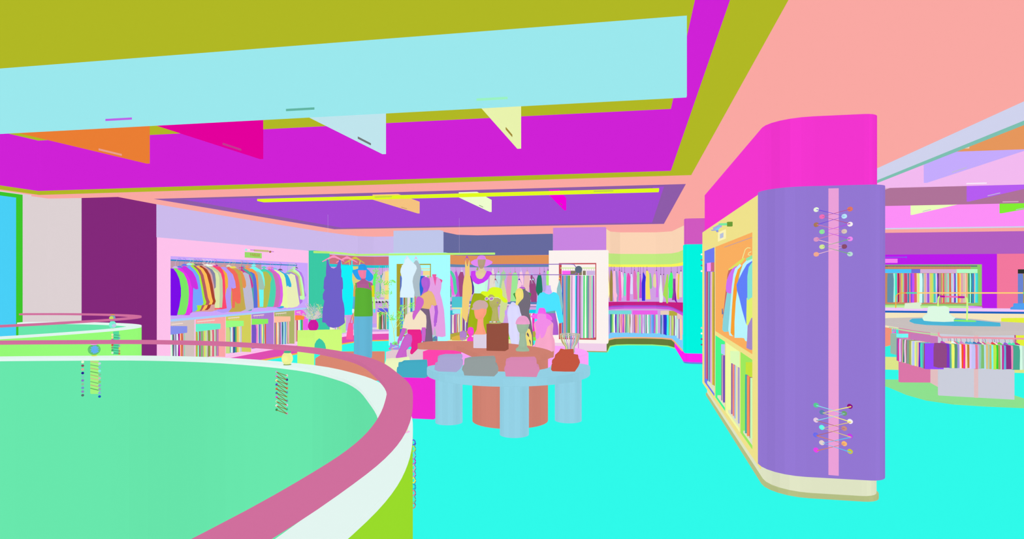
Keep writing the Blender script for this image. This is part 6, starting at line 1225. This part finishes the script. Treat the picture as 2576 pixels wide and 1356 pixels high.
A = Z(2255, 907, .38); B3 = Z(2361, 929, .38); pv2 = VP2((A.x, A.y), (B3.x, B3.y))
strips(pv2, "172:9060A8 190:E81898 213:D8C0F0 240:C878B0 270:A8C878 283:205870 303:F0D0E8 325:A86080 345:80A090 380:98A050 395:A8B860 418:ECF0C8 435:B8C8F8 475:F8F480 500:B8E098 520:F8B0A0 550:6030C8 573:40F0C0 600:60B8B8 630:9A4A50 650:D", 850.5, 864, 907, 928, 'at the left side of the grey-topped counter', 'skirts at the counter side', name='hanging_skirt', noun='skirt', depth=.12, zx=(2230, .14744))
slabpx('hanging_skirt', pv2, [(2326.3, 863.5), (2361, 864), (2361, 929), (2326, 928.5)], '9448FA', .12, label='wide bright violet skirt at the corner of the grey-topped counter', cat='skirt', group='skirts at the counter side')
slabpx('hanging_skirt', pv2, [(2240, 839), (2254.7, 840), (2254.7, 893), (2240, 889)], '98B8A8', .12, label='wide grey-green skirt beside the purple pillar, first on the counter side', cat='skirt', group='skirts at the counter side')
M().slab([pv2.P(*p) - pv2.n * .125 for p in ((2268.5, 838), (2300, 842), (2361, 850), (2361, 866), (2268.5, 866))], pv2.n * -.015).go('header_board', 'C87AB8', t)
slabpx('hanger_clip_bar', pv2, [(2255, 839.5), (2268, 839.5), (2268, 849.5), (2255, 848)], '70F8F4', .1, label='bright cyan clip bar over the skirts at the counter side', cat='hanger', group='clip hanger bars')
M().tube([pv2.P(*p) + Vector((0, .04, 0)) for p in ((2240, 824), (2275, 831), (2320, 838), (2362, 843))], .011, 8).go('side_rail', 'B8D8A8', t)
slabpx('hanging_skirt', YP(11.3), [(2228, 824), (2243.5, 826), (2243.5, 868), (2228, 872)], 'F2937A', .1, label='salmon orange skirt beside the purple pillar, under the grey counter top', cat='skirt', group='skirts at the counter side')
for i, x in enumerate((2247.5, 2252.5)):
    t3 = thing('hanger', YP(11.2).P(x, 838), ('orchid hanger beside the purple pillar, under the grey counter', 'magenta hanger right of the orchid one, under the grey counter')[i], 'hanger', 'hangers at the counter side'); p_h = YP(11.2)
    M().slab([p_h.P(*p) for p in ((x - 3, 838), (x, 833), (x + 3, 838))], Vector((0, .02, 0))).go('hanger_bar', ('E070E0', 'F048C0')[i], t3); M().tube([p_h.P(x, 833), p_h.P(x, 826)], .008, 5).go('hook', 'F048C0', t3)
# lime cabinet at the right edge
yl_ = 11.6; py_ = YP(yl_)
slabpx('side_cabinet', py_, [(2554, 804), (2640, 803), (2640, 925), (2554, 922)], 'E3F03A', .4, label='yellow-lime cabinet at the right edge behind the counter', cat='cabinet')
# things on the counters
tz = [Z(*p, .96) for p in ((2288, 806), (2300, 811), (2330, 814.5), (2400, 817), (2517, 818), (2516, 812), (2460, 806.5), (2410, 801.5), (2330, 800.5), (2295, 801.5))]
M().prism([(v.x, v.y) for v in tz], .942, .96).go('tray', '4BB4D6', None, label='long flat blue tray on the grey counter top', cat='tray')
pz = YP(Z(2360, 810, .962).y)
cut('clothes_pile', pz, sm=0, px=[(2334, 773), (2350, 771), (2362, 773), (2376, 771), (2388, 775), (2388, 789), (2396, 796), (2404, 800), (2399, 804), (2400, 809), (2375, 810), (2345, 809), (2324, 807), (2320, 800), (2326, 793), (2332, 790)], h='D9F5DF', depth=.25, label='big pale mint folded clothes pile on the blue tray', cat='clothes', group='folded clothes piles')
pz = YP(yf + .12)
cut('clothes_pile', pz, sm=0, px=[(2276, 764), (2290, 763), (2308, 761.5), (2318, 763), (2319, 766), (2315, 768), (2316, 774), (2323, 777), (2322, 779), (2300, 779), (2275, 779), (2271, 777.5), (2275, 773)], h='DAEBD0', depth=.25, label='pale green folded clothes pile on the far counter, left of the lime stand', cat='clothes', group='folded clothes piles')
cut('clothes_pile', pz, [(2549, 764), (2565, 764), (2600, 763), (2600, 779.5), (2543, 779.5), (2541, 777.5), (2542, 774), (2549, 772)], '4E9EEE', .25, sm=0, label='blue folded clothes pile at the right edge, on the far counter', cat='clothes', group='folded clothes piles')
# small lime rail stand on the grey counter
pq_ = YP(Z(2433, 806, .97).y)
t = root('rail_stand', pq_, 2433, 808, 'small lime rail stand with pink and magenta grip, on the grey counter', 'stand')
c = Z(2424, 808, .962); M().lathe(Vector((c.x, c.y, 0)), [(.155, .962), (.155, .968), (.15, .974), (.0001, .974)], 28).go('base', '82F06C', t)
M().tube(smooth_pts([pq_.P(*p) for p in ((2427, 747.5), (2431, 750), (2433, 757), (2433, 780), (2432.5, 807))], 3), .011, 8).go('post', 'CEFB84', t)
M().tube(smooth_pts([pq_.P(*p) for p in ((2364, 745.5), (2361, 749), (2359.8, 756), (2359.6, 775), (2359.5, 800))], 3), .011, 8).go('post', 'CEFB84', t)
for (xa, ya_, xb, yb2, h, r) in ((2364, 745.5, 2376, 746, 'B418A8', .015), (2376, 746, 2409, 747, 'F06CB4', .013), (2409, 747.3, 2426, 747.7, 'B418A8', .016)): M().tube([pq_.P(xa, ya_), pq_.P(xb, yb2)], r, 8).go('grip', h, t)
po = YP(yf + .45)
t = root('rail_stand', po, 2253, 778, 'long orange and yellow rail stand on the far counter, with green sleeves', 'stand')
M().tube(smooth_pts([po.P(*p) for p in ((2253.5, 779), (2253.5, 752), (2255, 744), (2260, 739), (2268, 737.2), (2280, 737.2))], 3), .009, 8).go('post', 'F0AC3C', t)
for xa, xb, h, r in ((2280, 2306, '4EE0AA', .014), (2306, 2573, 'FCD074', .0125), (2573, 2600, '3CE88C', .014)): M().tube([po.P(xa, 737), po.P(xb, 737)], r, 8).go('grip' if r > .013 else 'bar', h, t)
M().tube([po.P(2600, 737), Vector((po.P(2600, 737).x, po.y, zB + .03))], .009, 8).go('post', 'F0AC3C', t)
